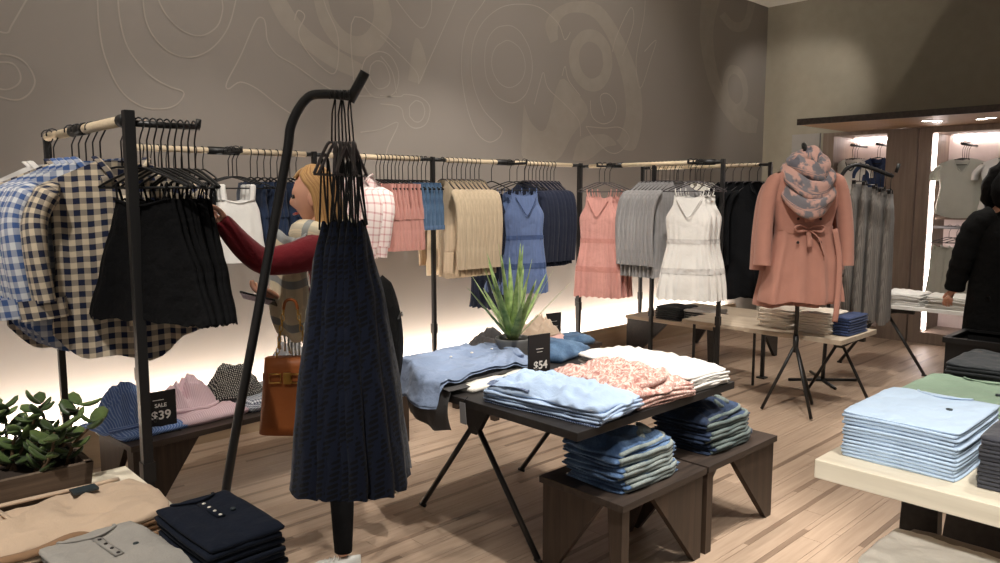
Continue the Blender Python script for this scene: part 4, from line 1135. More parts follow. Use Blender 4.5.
jeans(2.44, 1.835, .40, 8, 'denim_mid', 'denim_reverse', 'mid-blue folded jeans inside the stack on the dark bench', 'mid-blue folded jeans on top of the stack on dark bench', 'mid-blue jeans', 1)
jeans(3.07, 1.84, .40, 8, 'denim_dark', 'denim_reverse_dark', 'dark blue folded jeans inside the stack on the dark bench', 'dark blue folded jeans on top of the stack on dark bench', 'dark blue jeans', 21)
# black table
stack('folded_shirt', 'shirt', 'light blue folded shirt inside the pile on the black table', 'light blue shirts', 'lightblue_shirt', (2.21, 1.99, .712), .12, 4, .30, .58, .014, .014, 'rumpled light blue shirt on top of the pile on black table', .008, .06,
      lambda t, w_, d_, h: [MB().ball((.02, -.21, h + .012), (.012, .012, .004), 10, 4).build('button', 'tag_dark', t),
                            MB().grid(lambda u, v: (-.14 + .12 * u, .05 + .22 * v, h + .012 + .006 * math.sin(9 * u + 5 * v), .3 * u, .3 * v), 8, 8).build('patterned_lining', 'navy_dash', t),
                            MB().tube(spline([(-.12, -.24, h), (-.02, -.12, h + .018), (.05, .02, h + .02), (.10, .2, h + .012)], 5), .03, 8, flat=.4).build('sleeve', 'lightblue_shirt', t)], 2, None, .03, .022)
o = fold_slab(.30, .56, .012, .004, 44, wob=.05).build('folded_shirt', 'navy_dash'); o.location = (2.21, 2.0, .70); o.rotation_euler.z = .12
tag(o, 'navy dotted folded shirt at the bottom under the light blue shirts', 'shirt')
stack('folded_blouse', 'blouse', 'pink floral folded blouse inside the pile on black table', 'pink floral blouses', 'floral_pink', (2.58, 1.965, .70), -.1, 4, .38, .50, .016, .016, 'rumpled pink floral blouse on top of the pile on black table', .012, .06,
      lambda t, w_, d_, h: [MB().tube(spline([(-.1, -.16, h), (-.04, -.21, h + .022), (.05, -.19, h + .03), (.03, -.14, h + .03), (-.03, -.15, h + .028)], 5), .026, 8, flat=.6).build('rolled_sleeve', 'floral_pink', t),
                            MB().tube(spline([(-.15, .0, h + .005), (0, -.05, h + .02), (.14, .04, h + .01)], 5), .022, 8, flat=.4).build('sleeve', 'floral_pink', t),
                            MB().box((-.03, .16, h + .016), (.02, .20, h + .019)).build('size_tag', 'tag_grey', t)], 5, None, .03, .022)
stack('folded_trousers', 'trousers', 'white folded trousers inside the pile on the black table', 'white trousers', 'white_cotton', (2.915, 2.05, .70), -.05, 5, .30, .66, .015, .008, 'white folded trousers on top of the pile on black table', .008, .04, None, 8, None, .03, .012)
# chambray shirt draped over the table edge
t = thing('draped_shirt', 'blue chambray shirt draped over the edge of black table', 'shirt', (0, 0, 0))
def chf(u, v):
    # u along -x over the edge, v across y
    s = u * .70; yy = 2.46 + .44 * v + .05 * u * (v - .5)
    z0 = .768 + .010 * math.sin(9 * v + 4 * u) + .02 * math.sin(PI * v) + .02 * (1 - 3 * abs(noise.noise(Vector((u * 5, v * 4, 3)))))
    xe = 1.975
    x = 2.56 - s - .06 * v
    if x < xe:
        over = xe - x; x = xe - .015 - .03 * math.sin(8 * v) - .25 * over; z = z0 - .95 * over - .01
    else: z = z0 - .02 * (v < .02)
    return (x, yy, z, s, v * .44)
mb = MB().grid(chf, 44, 30)
mb.build('body', 'chambray', t)
mb = MB().grid(lambda u, v: tuple(Vector(chf(u, v)[:3]) - Vector((0, 0, .012))) + (u, v), 24, 14); mb.build('lining', 'chambray', t)
for k in range(3): MB().ball((2.46 - .13 * k, 2.66, .80), (.008, .008, .004), 8, 4).build('button', 'button_white', t)
MB().tube(spline([(2.50, 2.50, .785), (2.54, 2.64, .80), (2.54, 2.80, .79)], 5), .022, 8, flat=.5).build('collar', 'chambray', t)
o = fold_slab(.42, .44, .03, .008, 31, wob=.08).build('folded_shirt', 'cream_tee'); o.location = (2.27, 2.62, .70); o.rotation_euler.z = .1
tag(o, 'off-white folded shirt lying under the chambray shirt', 'shirt')
o = fold_slab(.40, .40, .02, .008, 33, wob=.08).build('folded_shirt', 'charcoal_knit'); o.location = (2.30, 2.66, .73); o.rotation_euler.z = .05
tag(o, 'dark folded shirt between the off-white and chambray shirts', 'shirt')
t = thing('draped_shirt', 'dark charcoal shirt hanging off the edge of black table', 'shirt', (0, 0, 0))
MB().grid(lambda u, v: (1.985 - .02 * math.sin(PI * u) + .008 * math.sin(14 * v), 2.40 + .30 * v, .725 - .20 * u * (1 - .35 * abs(v - .4)), u, v), 12, 14).build('body', 'charcoal_knit', t)
MB().grid(lambda u, v: (1.975 + .14 * u, 2.40 + .30 * v, .724 + .004 * math.sin(9 * v), u, v), 6, 12).build('shoulder', 'charcoal_knit', t)
o = fold_slab(.34, .36, .05, .012, 36, wob=.06, dome=.02).build('folded_jeans', 'denim_shorts'); o.location = (2.90, 2.72, .70); o.rotation_euler.z = .3
tag(o, 'blue folded denim lying behind the price sign on black table', 'jeans')
t = thing('hang_tag', 'grey paper hang tag dangling over the edge of black table', 'tag', (0, 0, 0))
MB().prism([(1.985, 2.30, .60), (1.985, 2.34, .60), (1.985, 2.345, .69), (1.985, 2.31, .69)], (-.002, 0, 0)).build('card', 'tag_grey', t)
MB().tube([(1.985, 2.327, .685), (2.01, 2.32, .712)], .002, 5).build('string', 'black_plastic', t)

# crumpled piles on the wall benches
def mound(w_, d_, h, seed, nx=44, ny=38, sharp=1.0):
    off = Vector((seed * 5.1, seed * 2.3, 0))
    def f(u, v):
        a_, b_ = 2 * u - 1, 2 * v - 1
        k = 1 + .12 * noise.noise(Vector((a_ * 1.5, b_ * 1.5, 1)) + off)
        x, y_ = a_ * w_ / 2 * k, b_ * d_ / 2 * k
        r = min(1, (abs(a_) ** 2.6 + abs(b_) ** 2.6) ** .385)
        wx, wy = noise.noise(Vector((x * 6, y_ * 6, 11)) + off), noise.noise(Vector((x * 6, y_ * 6, 17)) + off)
        fl = (1 - r ** 2.2)
        rid = 1 - abs(noise.noise(Vector((x * 11 + 1.5 * wx, y_ * 11 + 1.5 * wy, 0)) + off)) * 3 + .4 * (1 - 3 * abs(noise.noise(Vector((x * 24 + wx, y_ * 24 + wy, 6)) + off)))
        z = h * fl * (.62 + .3 * rid + .25 * noise.noise(Vector((x * 5, y_ * 5, 3)) + off))
        return (x, y_, max(z, .0) + .003 * rid * (1 - fl) + .002, x * 1.3 + .1 * z, y_ * 1.3 + z)
    return MB().grid(f, nx, ny)
def pile(name, cat, label, m, loc, rz, w_, d_, h, seed):
    t = thing(name, label, cat, loc, rz)
    mound(w_, d_, h, seed).build('crumpled_body', m, t)
    mb = MB().tube(spline([(-w_ * .42, -d_ * .40, .012), (-w_ * .1, -d_ * .48, .014), (w_ * .25, -d_ * .44, .012), (w_ * .44, -d_ * .2, .012)], 5), .012, 7, flat=.8); mb.build('sleeve', m, t)
    return t
def flat(name, cat, label, m, loc, rz, w_, d_, h, seed, amp=.006):
    o = fold_slab(w_, d_, h, amp, seed, wob=.05).build(name, m); o.location = loc; o.rotation_euler.z = rz
    return tag(o, label, cat)
BZ = .40
flat('folded_shirt', 'shirt', 'blue striped shirt lying flat under the crumpled blue one', 'blue_stripe', (1.20, 3.84, BZ), .1, .30, .30, .035, 1)
pile('crumpled_shirt', 'shirt', 'crumpled blue striped shirt on the bench beside the sale sign', 'blue_stripe', (1.13, 3.90, BZ + .03), .2, .32, .28, .20, 2)
flat('folded_shirt', 'shirt', 'pale pink striped shirt lying flat on the wall bench', 'pink_stripe', (1.50, 3.87, BZ), .1, .34, .30, .05, 3, .01)
pile('crumpled_shirt', 'shirt', 'crumpled pale pink shirt heaped behind the sale sign', 'pink_stripe', (1.45, 3.93, BZ + .045), -.1, .32, .26, .16, 4)
flat('folded_shirt', 'shirt', 'fine navy gingham shirts folded under the dotted top', 'gingham', (1.86, 3.91, BZ), .1, .34, .34, .06, 5, .006)
pile('crumpled_jersey', 'top', 'crumpled black top with cream dots on the wall bench', 'black_dot', (1.72, 3.98, BZ + .055), .0, .34, .26, .18, 6)
flat('folded_shirt', 'shirt', 'grey folded shirt under the crumpled pale grey one', 'grey_pile', (2.23, 3.96, BZ), .1, .34, .32, .05, 7)
pile('crumpled_shirt', 'shirt', 'crumpled pale grey shirt on the bench past the dotted top', 'grey_pile', (2.08, 4.01, BZ + .06), .3, .32, .26, .24, 8)
flat('folded_sweater', 'sweater', 'charcoal sweater folded flat on the bench behind the table', 'charcoal_knit', (3.64, 3.92, BZ), .1, .36, .36, .06, 9, .01)
pile('crumpled_sweater', 'sweater', 'crumpled charcoal sweater heaped behind the chambray shirt', 'charcoal_knit', (3.66, 3.95, BZ + .055), .2, .40, .32, .14, 10)
flat('folded_jersey', 'top', 'pale rose top folded on the bench behind the agave', 'rose_pile', (4.10, 3.92, BZ), .2, .34, .34, .08, 11, .012)
pile('crumpled_jersey', 'top', 'crumpled tan top heaped on the bench by the small sign', 'tan_pile', (4.17, 3.97, BZ + .075), .1, .30, .28, .15, 12)
flat('folded_jeans', 'jeans', 'blue jeans folded at the end of the bench by small sign', 'denim_shorts', (4.36, 3.80, BZ), -.1, .24, .22, .07, 13, .01)
sign((1.235, 3.72, BZ), -.05, .165, .205, 'black sale price sign reading $39 on the wall bench', ('$39', .06, .085, .0012, .01), (('SALE', .026, .135, .0006, 0.01), ('—', .05, .165, 0, 0)))
sign((2.465, 2.345, .70), -.15, .125, .215, 'black price sign reading $54 in front of the agave pot', ('$54', .052, .07, .0012, .005), (('—', .04, .15, 0, 0), ('—', .03, .135, 0, 0)))
sign((4.36, 3.99, BZ), -.15, .15, .22, 'small black sign with two lines of print on the far bench', None, (('——', .03, .155, 0, 0), ('——', .04, .115, 0, 0)))
sign((8.68, 2.2, 1.325), -1.45, .22, .20, 'black price sign standing on the wide cabinet shelf', None, (('—', .05, .16, 0, 0), ('——', .06, .12, .001, 0), ('$', .05, .06, .001, 0)))
sign((7.05, 2.66, .60), -1.0, .10, .42, 'tall narrow black sign on the far white table', None, (('—', .04, .2, 0, 0),))
# stacks on the small pale table, far table and coat bench
stack('folded_trousers', 'trousers', 'cream folded trousers in the soft stack on small pale table', 'cream trousers, soft stack', 'cream_trouser', (5.52, 2.64, .55), FR - .1, 7, .26, .32, .022, .01, None, .014, .05, None, 1)
stack('folded_trousers', 'trousers', 'cream folded trousers in the neat stack on small pale table', 'cream trousers, neat stack', 'cream_trouser', (5.52, 2.355, .55), FR, 8, .25, .32, .019, .006, None, .006, .03, None, 4)
stack('folded_trousers', 'trousers', 'blue folded trousers stacked at the end of small pale table', 'blue trousers', 'blue_trouser', (5.57, 2.17, .55), FR, 7, .11, .34, .0195, .004, None, .004, .02, None, 7)
for i, (x, yy, m_) in enumerate(((7.1, 2.3, 'white_cotton'), (7.1, 1.95, 'offwhite_henley'), (7.1, 1.6, 'white_cotton'))):
    stack('folded_jersey', 'top', ('white', 'off-white', 'plain white')[i] + ' folded top stacked on the far white table', 'tops on far table %d' % (i + 1), m_, (x, yy, .60), FR + .1 * i, 6, .30, .32, .018, .01, None, .015, .06, None, i)
for i in range(2):
    stack('folded_jersey', 'top', ('white folded top', 'dark folded top')[i] + ' in a stack on the coat rack bench', 'tops on coat bench %d' % (i + 1), ('white_cotton', 'charcoal_tee')[i], (5.9, 3.56 + .3 * i, .42), FR, 6, .26, .3, .02, .004, None, .005, .03, None, i, 'charcoal_tee')

# ------------------------------------------------------------------ trench coat on tripod
tc = thing('coat_stand', 'black tripod stand wearing a peach trench coat and scarf', 'clothes stand', (0, 0, 0))
cx, cy = 5.13, 2.37
MB().tube([(cx, cy, .5), (cx, cy, 1.84)], .014, 10).build('pole', 'black_metal', tc)
MB().tube(spline([(cx, cy, 1.84), (cx - .01, cy - .01, 1.88), (cx + .02, cy + .02, 1.90), (cx + .01, cy + .01, 1.85)], 4), .012, 8).build('top_hook', 'black_metal', tc)
MB().tube([(cx, cy, .44), (cx, cy, .56)], .02, 10).build('hub', 'black_metal', tc)
for fx, fy in ((5.02, 2.55), (5.03, 2.19), (5.42, 2.36)):
    MB().tube([(cx, cy, .5), (fx, fy, .012)], .012, 8).build('leg', 'black_metal', tc)
def trench(name, label, front=True):
    t = thing(name, label, 'coat'); m = 'trench_pink'
    body(.46, -.02, [(0, .20, .05), (.1, .235, .075), (.5, .225, .085), (1, .19, .075)], slope_top(.075, .35, .16, .0), None, .006, 4, 0, 16, 48).build('bodice', m, t)
    body(.50, -.475, [(0, .19, .075), (.15, .205, .085), (.5, .245, .11), (1, .285, .125)], None, lambda c, s: .01 * math.sin(6 * c), .022, 5, .5, 16, 64, fold0=.6).build('skirt', m, t)
    MB().add(*_ring(.198, .082, -.45, -.50, 36)).build('belt', m, t)
    for s in (-1, 1):
        sleeve([(s * .19, 0, -.095), (s * .245, -.005, -.22), (s * .275, -.02, -.45), (s * .285, -.03, -.72)], 0.066, .080, .68, 14, 6).build('sleeve', m, t)
        if front:
            MB().tube(spline([(0, -.088, -.47), (s * .05, -.105, -.445), (s * .095, -.105, -.455), (s * .085, -.105, -.485), (s * .03, -.10, -.48), (0, -.088, -.475)], 4), .013, 8, flat=.5).build('bow_loop', m, t)
            MB().tube(spline([(0, -.09, -.475), (s * .03 + .03, -.112, -.53), (s * .05 + .05, -.125, -.62 - .03 * s)], 4), .017, 8, flat=.3).build('belt_tail', m, t)
            MB().tube(spline([(s * .10, -.03, -.02), (s * .10, -.085, -.12), (s * .045, -.10, -.27), (s * .01, -.098, -.42)], 4), .022, 8, flat=.3).build('lapel', m, t)
            for z in (-.30, -.40, -.56): MB().ball((s * .075, -.098 - (.012 if z < -.5 else 0), z), (.011, .006, .011), 10, 4).build('button', 'button_dark', t)
    if front: MB().tube(spline([(.19, -.06, -.47), (.22, -.09, -.7), (.20, -.13, -1.0), (.19, -.13, -1.10)], 5), .02, 8, flat=.3).build('hanging_belt_end', m, t)
    return t
TR = -.78
fr = trench('trench_coat', 'peach belted trench coat with bow and dark buttons on tripod stand'); fr.location = (cx - .035, cy - .035, 1.79); fr.rotation_euler.z = TR
bk = trench('trench_coat', 'second peach trench coat hung behind the belted one', False); bk.location = (cx + .075, cy + .065, 1.745); bk.rotation_euler.z = TR + .12
t = thing('infinity_scarf', 'grey and pink floral loop scarf around the trench coat collar', 'scarf', (cx - .04, cy - .04, 1.77), TR)
def loop(rx, ry, z0, tilt, r, ph, fl=1.0):
    rings = []; N = 48; n = 20
    for k in range(N):
        a_ = 2 * PI * k / N; ca, sa = math.cos(a_), math.sin(a_); ring = []
        sag = z0 + tilt * sa + .02 * math.sin(2 * a_ + ph)
        for q in range(n):
            b_ = 2 * PI * q / n
            rr = r * (1 + .16 * math.sin(4 * b_ + 2 * a_ + ph) + .14 * noise.noise(Vector((ca * 2 + ph, sa * 2, b_))))
            e = rr * math.cos(b_) * .8; z = rr * 1.25 * math.sin(b_) * fl
            ring.append(((rx + e) * ca, (ry + e) * sa - .025, sag + z))
        rings.append(ring)
    return MB().loft(rings, True, False, [(k / N * .9, q / n * .35 + ph) for k in range(N) for q in range(n)])
loop(.10, .085, -.02, .05, .055, 0).build('upper_loop', 'floral_scarf', t)
loop(.125, .11, -.10, .08, .060, 1.3).build('middle_loop', 'floral_scarf', t)
loop(.135, .125, -.185, .11, .058, 2.6).build('lower_loop', 'floral_scarf', t)

# ------------------------------------------------------------------ plants
t = thing('potted_agave', 'spiky green agave in a round grey pot on black table', 'plant', (2.60, 2.655, .70))
mb = MB(); prof = [(0, .065), (.01, .07), (.12, .086), (.135, .09), (.14, .088), (.135, .08), (.12, .078)]
mb.loft([[(r * math.cos(2 * PI * k / 24), r * math.sin(2 * PI * k / 24), z) for k in range(24)] for z, r in prof]); mb.build('pot', 'concrete_pot', t)
MB().tube([(0, 0, .112), (0, 0, .122)], .078, 20).build('soil', 'soil', t)
ra = random.Random(5)
for i in range(21):
    az = i * 2.399 + ra.uniform(-.2, .2); lean = lerp(.06, .74, i / 18) + ra.uniform(-.05, .05); Lf = lerp(.44, .36, i / 18) * ra.uniform(.9, 1.08)
    rings = []
    for k in range(9):
        s = k / 8; out = .012 + Lf * (math.sin(lean) * s + .10 * s * s * math.sin(lean)); z = .13 + Lf * (s * math.cos(lean) + .05 * s * s)
        wv = .024 * (1 - s) ** .8 * (1 + .4 * s) + .0006; th = .006 * (1 - s) + .0006
        ring = []
        for x_, y_ in ((-1, .25), (-.5, -.4), (0, -.7), (.5, -.4), (1, .25), (0, .1)):
            rad = out - y_ * th * 1.2; lat = x_ * wv
            ring.append((rad * math.cos(az) - lat * math.sin(az), rad * math.sin(az) + lat * math.cos(az), z + y_ * -th * .3))
        rings.append(ring)
    MB().loft(rings).build('leaf', 'agave_leaf', t)
t = thing('potted_jade', 'bushy jade plant in a weathered wooden planter box', 'plant', (.17, 2.30, .70))
mb = MB(); W_, D_, Hh = .36, .125, .14
mb.prism([(-W_, -D_, 0), (W_, -D_, 0), (W_ + .015, -D_ - .012, Hh), (-W_ - .015, -D_ - .012, Hh)], (0, .018, 0))
mb.prism([(-W_, D_, 0), (W_, D_, 0), (W_ + .015, D_ + .012, Hh), (-W_ - .015, D_ + .012, Hh)], (0, -.018, 0))
mb.prism([(-W_, -D_, 0), (-W_, D_, 0), (-W_ - .015, D_ + .012, Hh), (-W_ - .015, -D_ - .012, Hh)], (.018, 0, 0))
mb.prism([(W_, -D_, 0), (W_, D_, 0), (W_ + .015, D_ + .012, Hh), (W_ + .015, -D_ - .012, Hh)], (-.018, 0, 0))
mb.build('planter_box', 'planter_wood', t)
MB().box((-W_ + .01, -D_ + .01, .01), (W_ - .01, D_ - .01, Hh - .025)).build('soil', 'soil', t)
leaf_protos = []
for mname in ('jade_leaf', 'jade_leaf_dark'):
    mb = MB().ball((.027, 0, 0), (.027, .0165, .006), 8, 6, lambda d, q: Vector((q.x, q.y * (1 + .25 * d.x), q.z + .006 * d.x * d.x)))
    o = mb.build('leaf', mname, t); leaf_protos.append(o)
used = [False, False]; rj = random.Random(8); stems = 0; nleaf = 0
for s in range(34):
    bx_, by_ = rj.uniform(-.34, .33), rj.uniform(-.10, .10)
    tx, ty, tz = bx_ * 1.12 + rj.uniform(-.05, .07), by_ * 1.4 + rj.uniform(-.08, .06), Hh + rj.uniform(.03, .17) * (1.1 - .3 * abs(bx_) / .34)
    p = spline([(bx_, by_, .1), ((bx_ + tx) / 2 + rj.uniform(-.02, .02), (by_ + ty) / 2, .1 + (tz - .1) * .55), (tx, ty, tz)], 4)
    MB().tube(p, [lerp(.006, .003, k / (len(p) - 1)) for k in range(len(p))], 6).build('stem', 'stem_brown', t)
    for k in range(9):
        if nleaf >= 296: break
        pos = p[min(len(p) - 1, 2 + k * (len(p) - 2) // 8)]; az = k * 2.0 + s
        q = rj.random() < .45
        lp = leaf_protos[q]
        if used[q]: o = lp.copy(); COL.objects.link(o)
        else: o = lp; used[q] = True
        o.location = pos; o.rotation_euler = (rj.uniform(-.4, .4), rj.uniform(-1.0, .1), az); sc_ = rj.uniform(.75, 1.35); o.scale = (sc_,) * 3
        nleaf += 1

# ------------------------------------------------------------------ people
def frame(O, f):
    f = Vector((f[0], f[1], 0)).normalized(); l = Vector((-f.y, f.x, 0)); O = Vector(O)
    return lambda a, b, z: O + f * a + l * b + Vector((0, 0, z))
def head_builder(P, c, yaw=0, sc=1.0, pitch=0):
    # c: (fwd,left,z) of head centre in frame P
    def fn(d, q):
        x, y_, z = d
        q = Vector((q.x, q.y, q.z))
        if z < 0: q.y *= 1 - .30 * (-z) ** 1.3; q.x *= 1 - .10 * (-z)
        if x > 0:
            q.x *= .93
            g = math.exp(-(y_ / .16) ** 2)
            nose = max(0, 1 - abs(z + .16) / .30); nose *= (1.0 if z < -.16 else .9)
            q.x += .026 * g * nose ** .8
            q.x += .006 * math.exp(-(y_ / .3) ** 2) * math.exp(-((z + .50) / .07) ** 2)
            q.x += .006 * math.exp(-(y_ / .3) ** 2) * math.exp(-((z + .64) / .06) ** 2)
            q.x += .014 * math.exp(-(y_ / .4) ** 2) * math.exp(-((z + .86) / .15) ** 2)
            q.x += .005 * math.exp(-((z - .22) / .12) ** 2)
            for s in (-1, 1): q.x -= .007 * math.exp(-((y_ - s * .42) / .17) ** 2 - ((z - .04) / .12) ** 2)
        return q
    mb = MB().ball((0, 0, 0), (.094 * sc, .074 * sc, .118 * sc), 40, 30, fn)
    mb.ball((-.005, .074 * sc, -.015), (.016, .008, .03), 8, 6); mb.ball((-.005, -.074 * sc, -.015), (.016, .008, .03), 8, 6)
    R_ = Matrix.Rotation(yaw, 4, 'Z') @ Matrix.Rotation(pitch, 4, 'Y')
    def T(v): v = R_ @ Vector(v); return P(c[0] + v.x, c[1] + v.y, c[2] + v.z)
    mb.v = [tuple(T(p)) for p in mb.v]
    return mb, T
def hand_joints(wrist, d, nrm, thumb, curl=.6, ln=.175):
    # chain of joints for a palm and five fingers; d: pointing direction, nrm: palm normal, thumb: side direction
    d, nrm, th = Vector(d).normalized(), Vector(nrm).normalized(), Vector(thumb).normalized()
    W = Vector(wrist); J = [(*W, .024, .02), (*(W + d * ln * .25), .027, .016), (*(W + d * ln * .45), .030, .014)]; E_ = [(0, 1), (1, 2)]
    for k, (off, L_) in enumerate(((.030, .40), (.011, .45), (-.009, .42), (-.028, .34))):
        b = len(J); base = W + d * ln * .50 + th * off; J.append((*base, .0095)); E_.append((2, b)); p = base; a_ = curl * .5; prev = b
        for q in range(3):
            p = p + (d * math.cos(a_) + nrm * math.sin(a_)) * ln * L_ * (.42, .32, .26)[q]; a_ += curl * .8
            J.append((*p, .0088 - .0008 * q)); E_.append((prev, len(J) - 1)); prev = len(J) - 1
    b = len(J); p = W + d * ln * .22 + th * .03; J.append((*p, .011)); E_.append((1, b)); prev = b
    for q in range(2):
        p = p + (d * .8 + th * (.5 - .3 * q) + nrm * curl * .5).normalized() * ln * .19; J.append((*p, .0098 - .001 * q)); E_.append((prev, len(J) - 1)); prev = len(J) - 1
    return J, E_
def join(a, b):     # merge mesh of object b into a
    mb = MB(); mb.v = [tuple(v.co) for v in b.data.vertices]; mb.f = [tuple(p.vertices) for p in b.data.polygons]
    absorb(a, mb); me = b.data; bpy.data.objects.remove(b); bpy.data.meshes.remove(me)

# the shopper
O1 = (1.60, 2.76, 0); f1 = (-.7266, .687)
P = frame(O1, f1)
wm = thing('person', 'person in maroon sweater, beige scarf and black leggings reaching for a black top', 'person', (0, 0, 0))
def J(a, b, z, r, r2=None):
    p = P(a, b, z); return (p.x, p.y, p.z, r) if r2 is None else (p.x, p.y, p.z, r, r2)
RH = (.215, .16, 1.15)     # hand with the phone
body_j = [J(-.06, 0, .90, .10, .08), J(-.05, 0, 1.08, .08, .065), J(-.03, 0, 1.26, .08, .065), J(-.015, 0, 1.36, .055, .05), J(.0, 0, 1.44, .045), J(.015, 0, 1.50, .045),
          J(-.03, .145, 1.335, .035), J(.17, .25, 1.300, .032), J(.275, .345, 1.445, .027),
          J(-.03, -.145, 1.335, .035), J(-.02, -.19, 1.10, .034), J(.13, .05, 1.13, .028),
          J(-.06, .085, .84, .085), J(-.07, .11, .47, .045), J(-.09, .17, .07, .032), 
          J(-.06, -.085, .84, .085), J(.0, -.085, .50, .045), J(-.255, -.085, .45, .034)]
edges = [(0, 1), (1, 2), (2, 3), (3, 4), (4, 5), (3, 6), (6, 7), (7, 8), (3, 9), (9, 10), (10, 11), (0, 12), (12, 13), (13, 14), (0, 15), (15, 16), (16, 17)]
bodyo = skin_mesh('body', body_j, edges, 0, 'skin', wm)
hd, HT = head_builder(P, (.03, 0, 1.545), .0, .96, .10)
absorb(bodyo, hd)
for wr, d, nr, th in ((P(.262, .335, 1.425), P(.36, .40, 1.53) - P(.262, .335, 1.425), P(0, .25, -.9) - P(0, 0, 0), P(-.5, .3, .6) - P(0, 0, 0)),
                      (P(.13, .05, 1.13), P(.25, .10, 1.15) - P(.13, .05, 1.13), P(0, -.35, 1) - P(0, 0, 0), P(.2, .9, .4) - P(0, 0, 0))):
    hj, he = hand_joints(wr, d, nr, th, .75, .19)
    join(bodyo, skin_mesh('hand', hj, he, 0, 'skin', None, 1))
# sweater
sw_j = [J(-.06, 0, .86, .135, .115), J(-.05, 0, 1.08, .125, .105), J(-.03, 0, 1.24, .125, .10), J(-.02, 0, 1.345, .095, .085),
        J(-.025, .10, 1.345, .078), J(.06, .20, 1.305, .066), J(.175, .255, 1.295, .058), J(.235, .31, 1.37, .048), J(.275, .345, 1.44, .040), J(.292, .36, 1.465, .038),
        J(-.025, -.10, 1.345, .078), J(-.02, -.195, 1.10, .058), J(.10, .0, 1.125, .043)]
skin_mesh('sweater', sw_j, [(0, 1), (1, 2), (2, 3), (3, 4), (4, 5), (5, 6), (6, 7), (7, 8), (8, 9), (3, 10), (10, 11), (11, 12)], 0, 'maroon_knit', wm)
# leggings
lg_j = [J(-.06, 0, .93, .125, .10), J(-.06, .085, .83, .088), J(-.07, .10, .62, .07), J(-.07, .11, .47, .054), J(-.085, .14, .30, .053), J(-.09, .165, .10, .040), J(-.09, .168, .085, .040),
        J(-.06, -.085, .83, .088), J(.0, -.085, .50, .056), J(-.12, -.085, .48, .053), J(-.245, -.085, .455, .040)]
skin_mesh('leggings', lg_j, [(0, 1), (1, 2), (2, 3), (3, 4), (4, 5), (5, 6), (0, 7), (7, 8), (8, 9), (9, 10)], 0, 'leggings_black', wm)
# shoes
def shoe(name, parent, T, m):
    def q(u, v):
        s = u; a_ = 2 * PI * v
        wv = .042 * (1 - .45 * (2 * s - 1.05) ** 2) if s > .05 else .02
        hh = lerp(.085, .045, s) * (1 - .5 * max(0, s - .8) * 5 * .6)
        x = -.07 + .25 * s; return Vector((x, wv * math.cos(a_), max(.0, .5 * hh + .55 * hh * math.sin(a_))))
    rings = [[T(q(i / 10, k / 16)) for k in range(16)] for i in range(11)]
    o = MB().loft(rings).build(name, m, parent)
    lac = MB()
    for k in range(4): lac.tube([T(Vector((.03 + .025 * k, -.022, .078 - .008 * k))), T(Vector((.03 + .025 * k, .022, .078 - .008 * k)))], .004, 5)
    lac.build('laces', 'sign_white', o)
    sole = MB().loft([[T(Vector((q(i / 10, k / 16).x * 1.02, q(i / 10, k / 16).y * 1.06, -.004 + .016 * (q(i / 10, k / 16).z > .03)))) for k in range(16)] for i in range(11)]); sole.build('sole', 'sign_white', o)
shoe('shoe', wm, lambda v: P(-.10 + v.x * .85, .17 + v.y * .85, .004 + v.z * .9), 'shoe_white')
shoe('shoe', wm, lambda v: P(-.33 + v.z * .9 + .05, -.085 + v.y * .85, .40 - v.x * .85), 'shoe_brown')
# face details
for s in (-1, 1): MB().ball(HT((.078, s * .031, .006)), .0085, 8, 6).build('eye', 'eye_dark', wm)
MB().tube([HT((.078, -.02, -.062)), HT((.092, 0, -.065)), HT((.078, .02, -.062))], .006, 8, flat=.8).build('lips', 'lips', wm)
# hair: cap and side falls to the shoulder
mb = MB(); rings = []
for i in range(13):
    s = i / 12
    ring = []
    for k in range(26):
        op = 1.0 if s < .25 else lerp(1.0, 1.62, min(1, (s - .25) / .2)); a_ = lerp(op, 2 * PI - op, k / 25)          # open at the face
        if s < .5:
            el = lerp(PI / 2 - .05, .0, s / .5); rr = math.cos(el); z = .128 * math.sin(el)
        else: rr = 1 + .10 * (s - .5); z = -(s - .5) * .40
        fx = .105 * rr * math.cos(a_) - .004 * (s > .5); 
        fy = .088 * rr * math.sin(a_) * (1 + .03 * math.sin(9 * a_ + 5 * s))
        if s < .3: fx += .02 * (1 - s / .3) * 0
        ring.append(HT((fx - .004, fy, z + .004)))
    rings.append(ring)
vs = [p for r in rings for p in r]; n = 26
mb.add(vs, [(i * n + k, i * n + k + 1, (i + 1) * n + k + 1, (i + 1) * n + k) for i in range(12) for k in range(n - 1)], [(k / 25 * .6, i * .03) for i in range(13) for k in range(n)])
# fringe strip over the forehead
mb.add([HT((.095 * math.cos(e) * math.cos(a_) + .004, .085 * math.cos(e) * math.sin(a_), .126 * math.sin(e))) for e in (1.5, 1.25, 1.0, .72) for a_ in [lerp(-.75, .75, k / 10) for k in range(11)]],
       [(i * 11 + k, i * 11 + k + 1, (i + 1) * 11 + k + 1, (i + 1) * 11 + k) for i in range(3) for k in range(10)], [(k / 10 * .2, i * .03) for i in range(4) for k in range(11)])
ho = mb.build('hair', 'hair_blond', wm); md = ho.modifiers.new('solid', 'SOLIDIFY'); md.thickness = .012; md.offset = 1
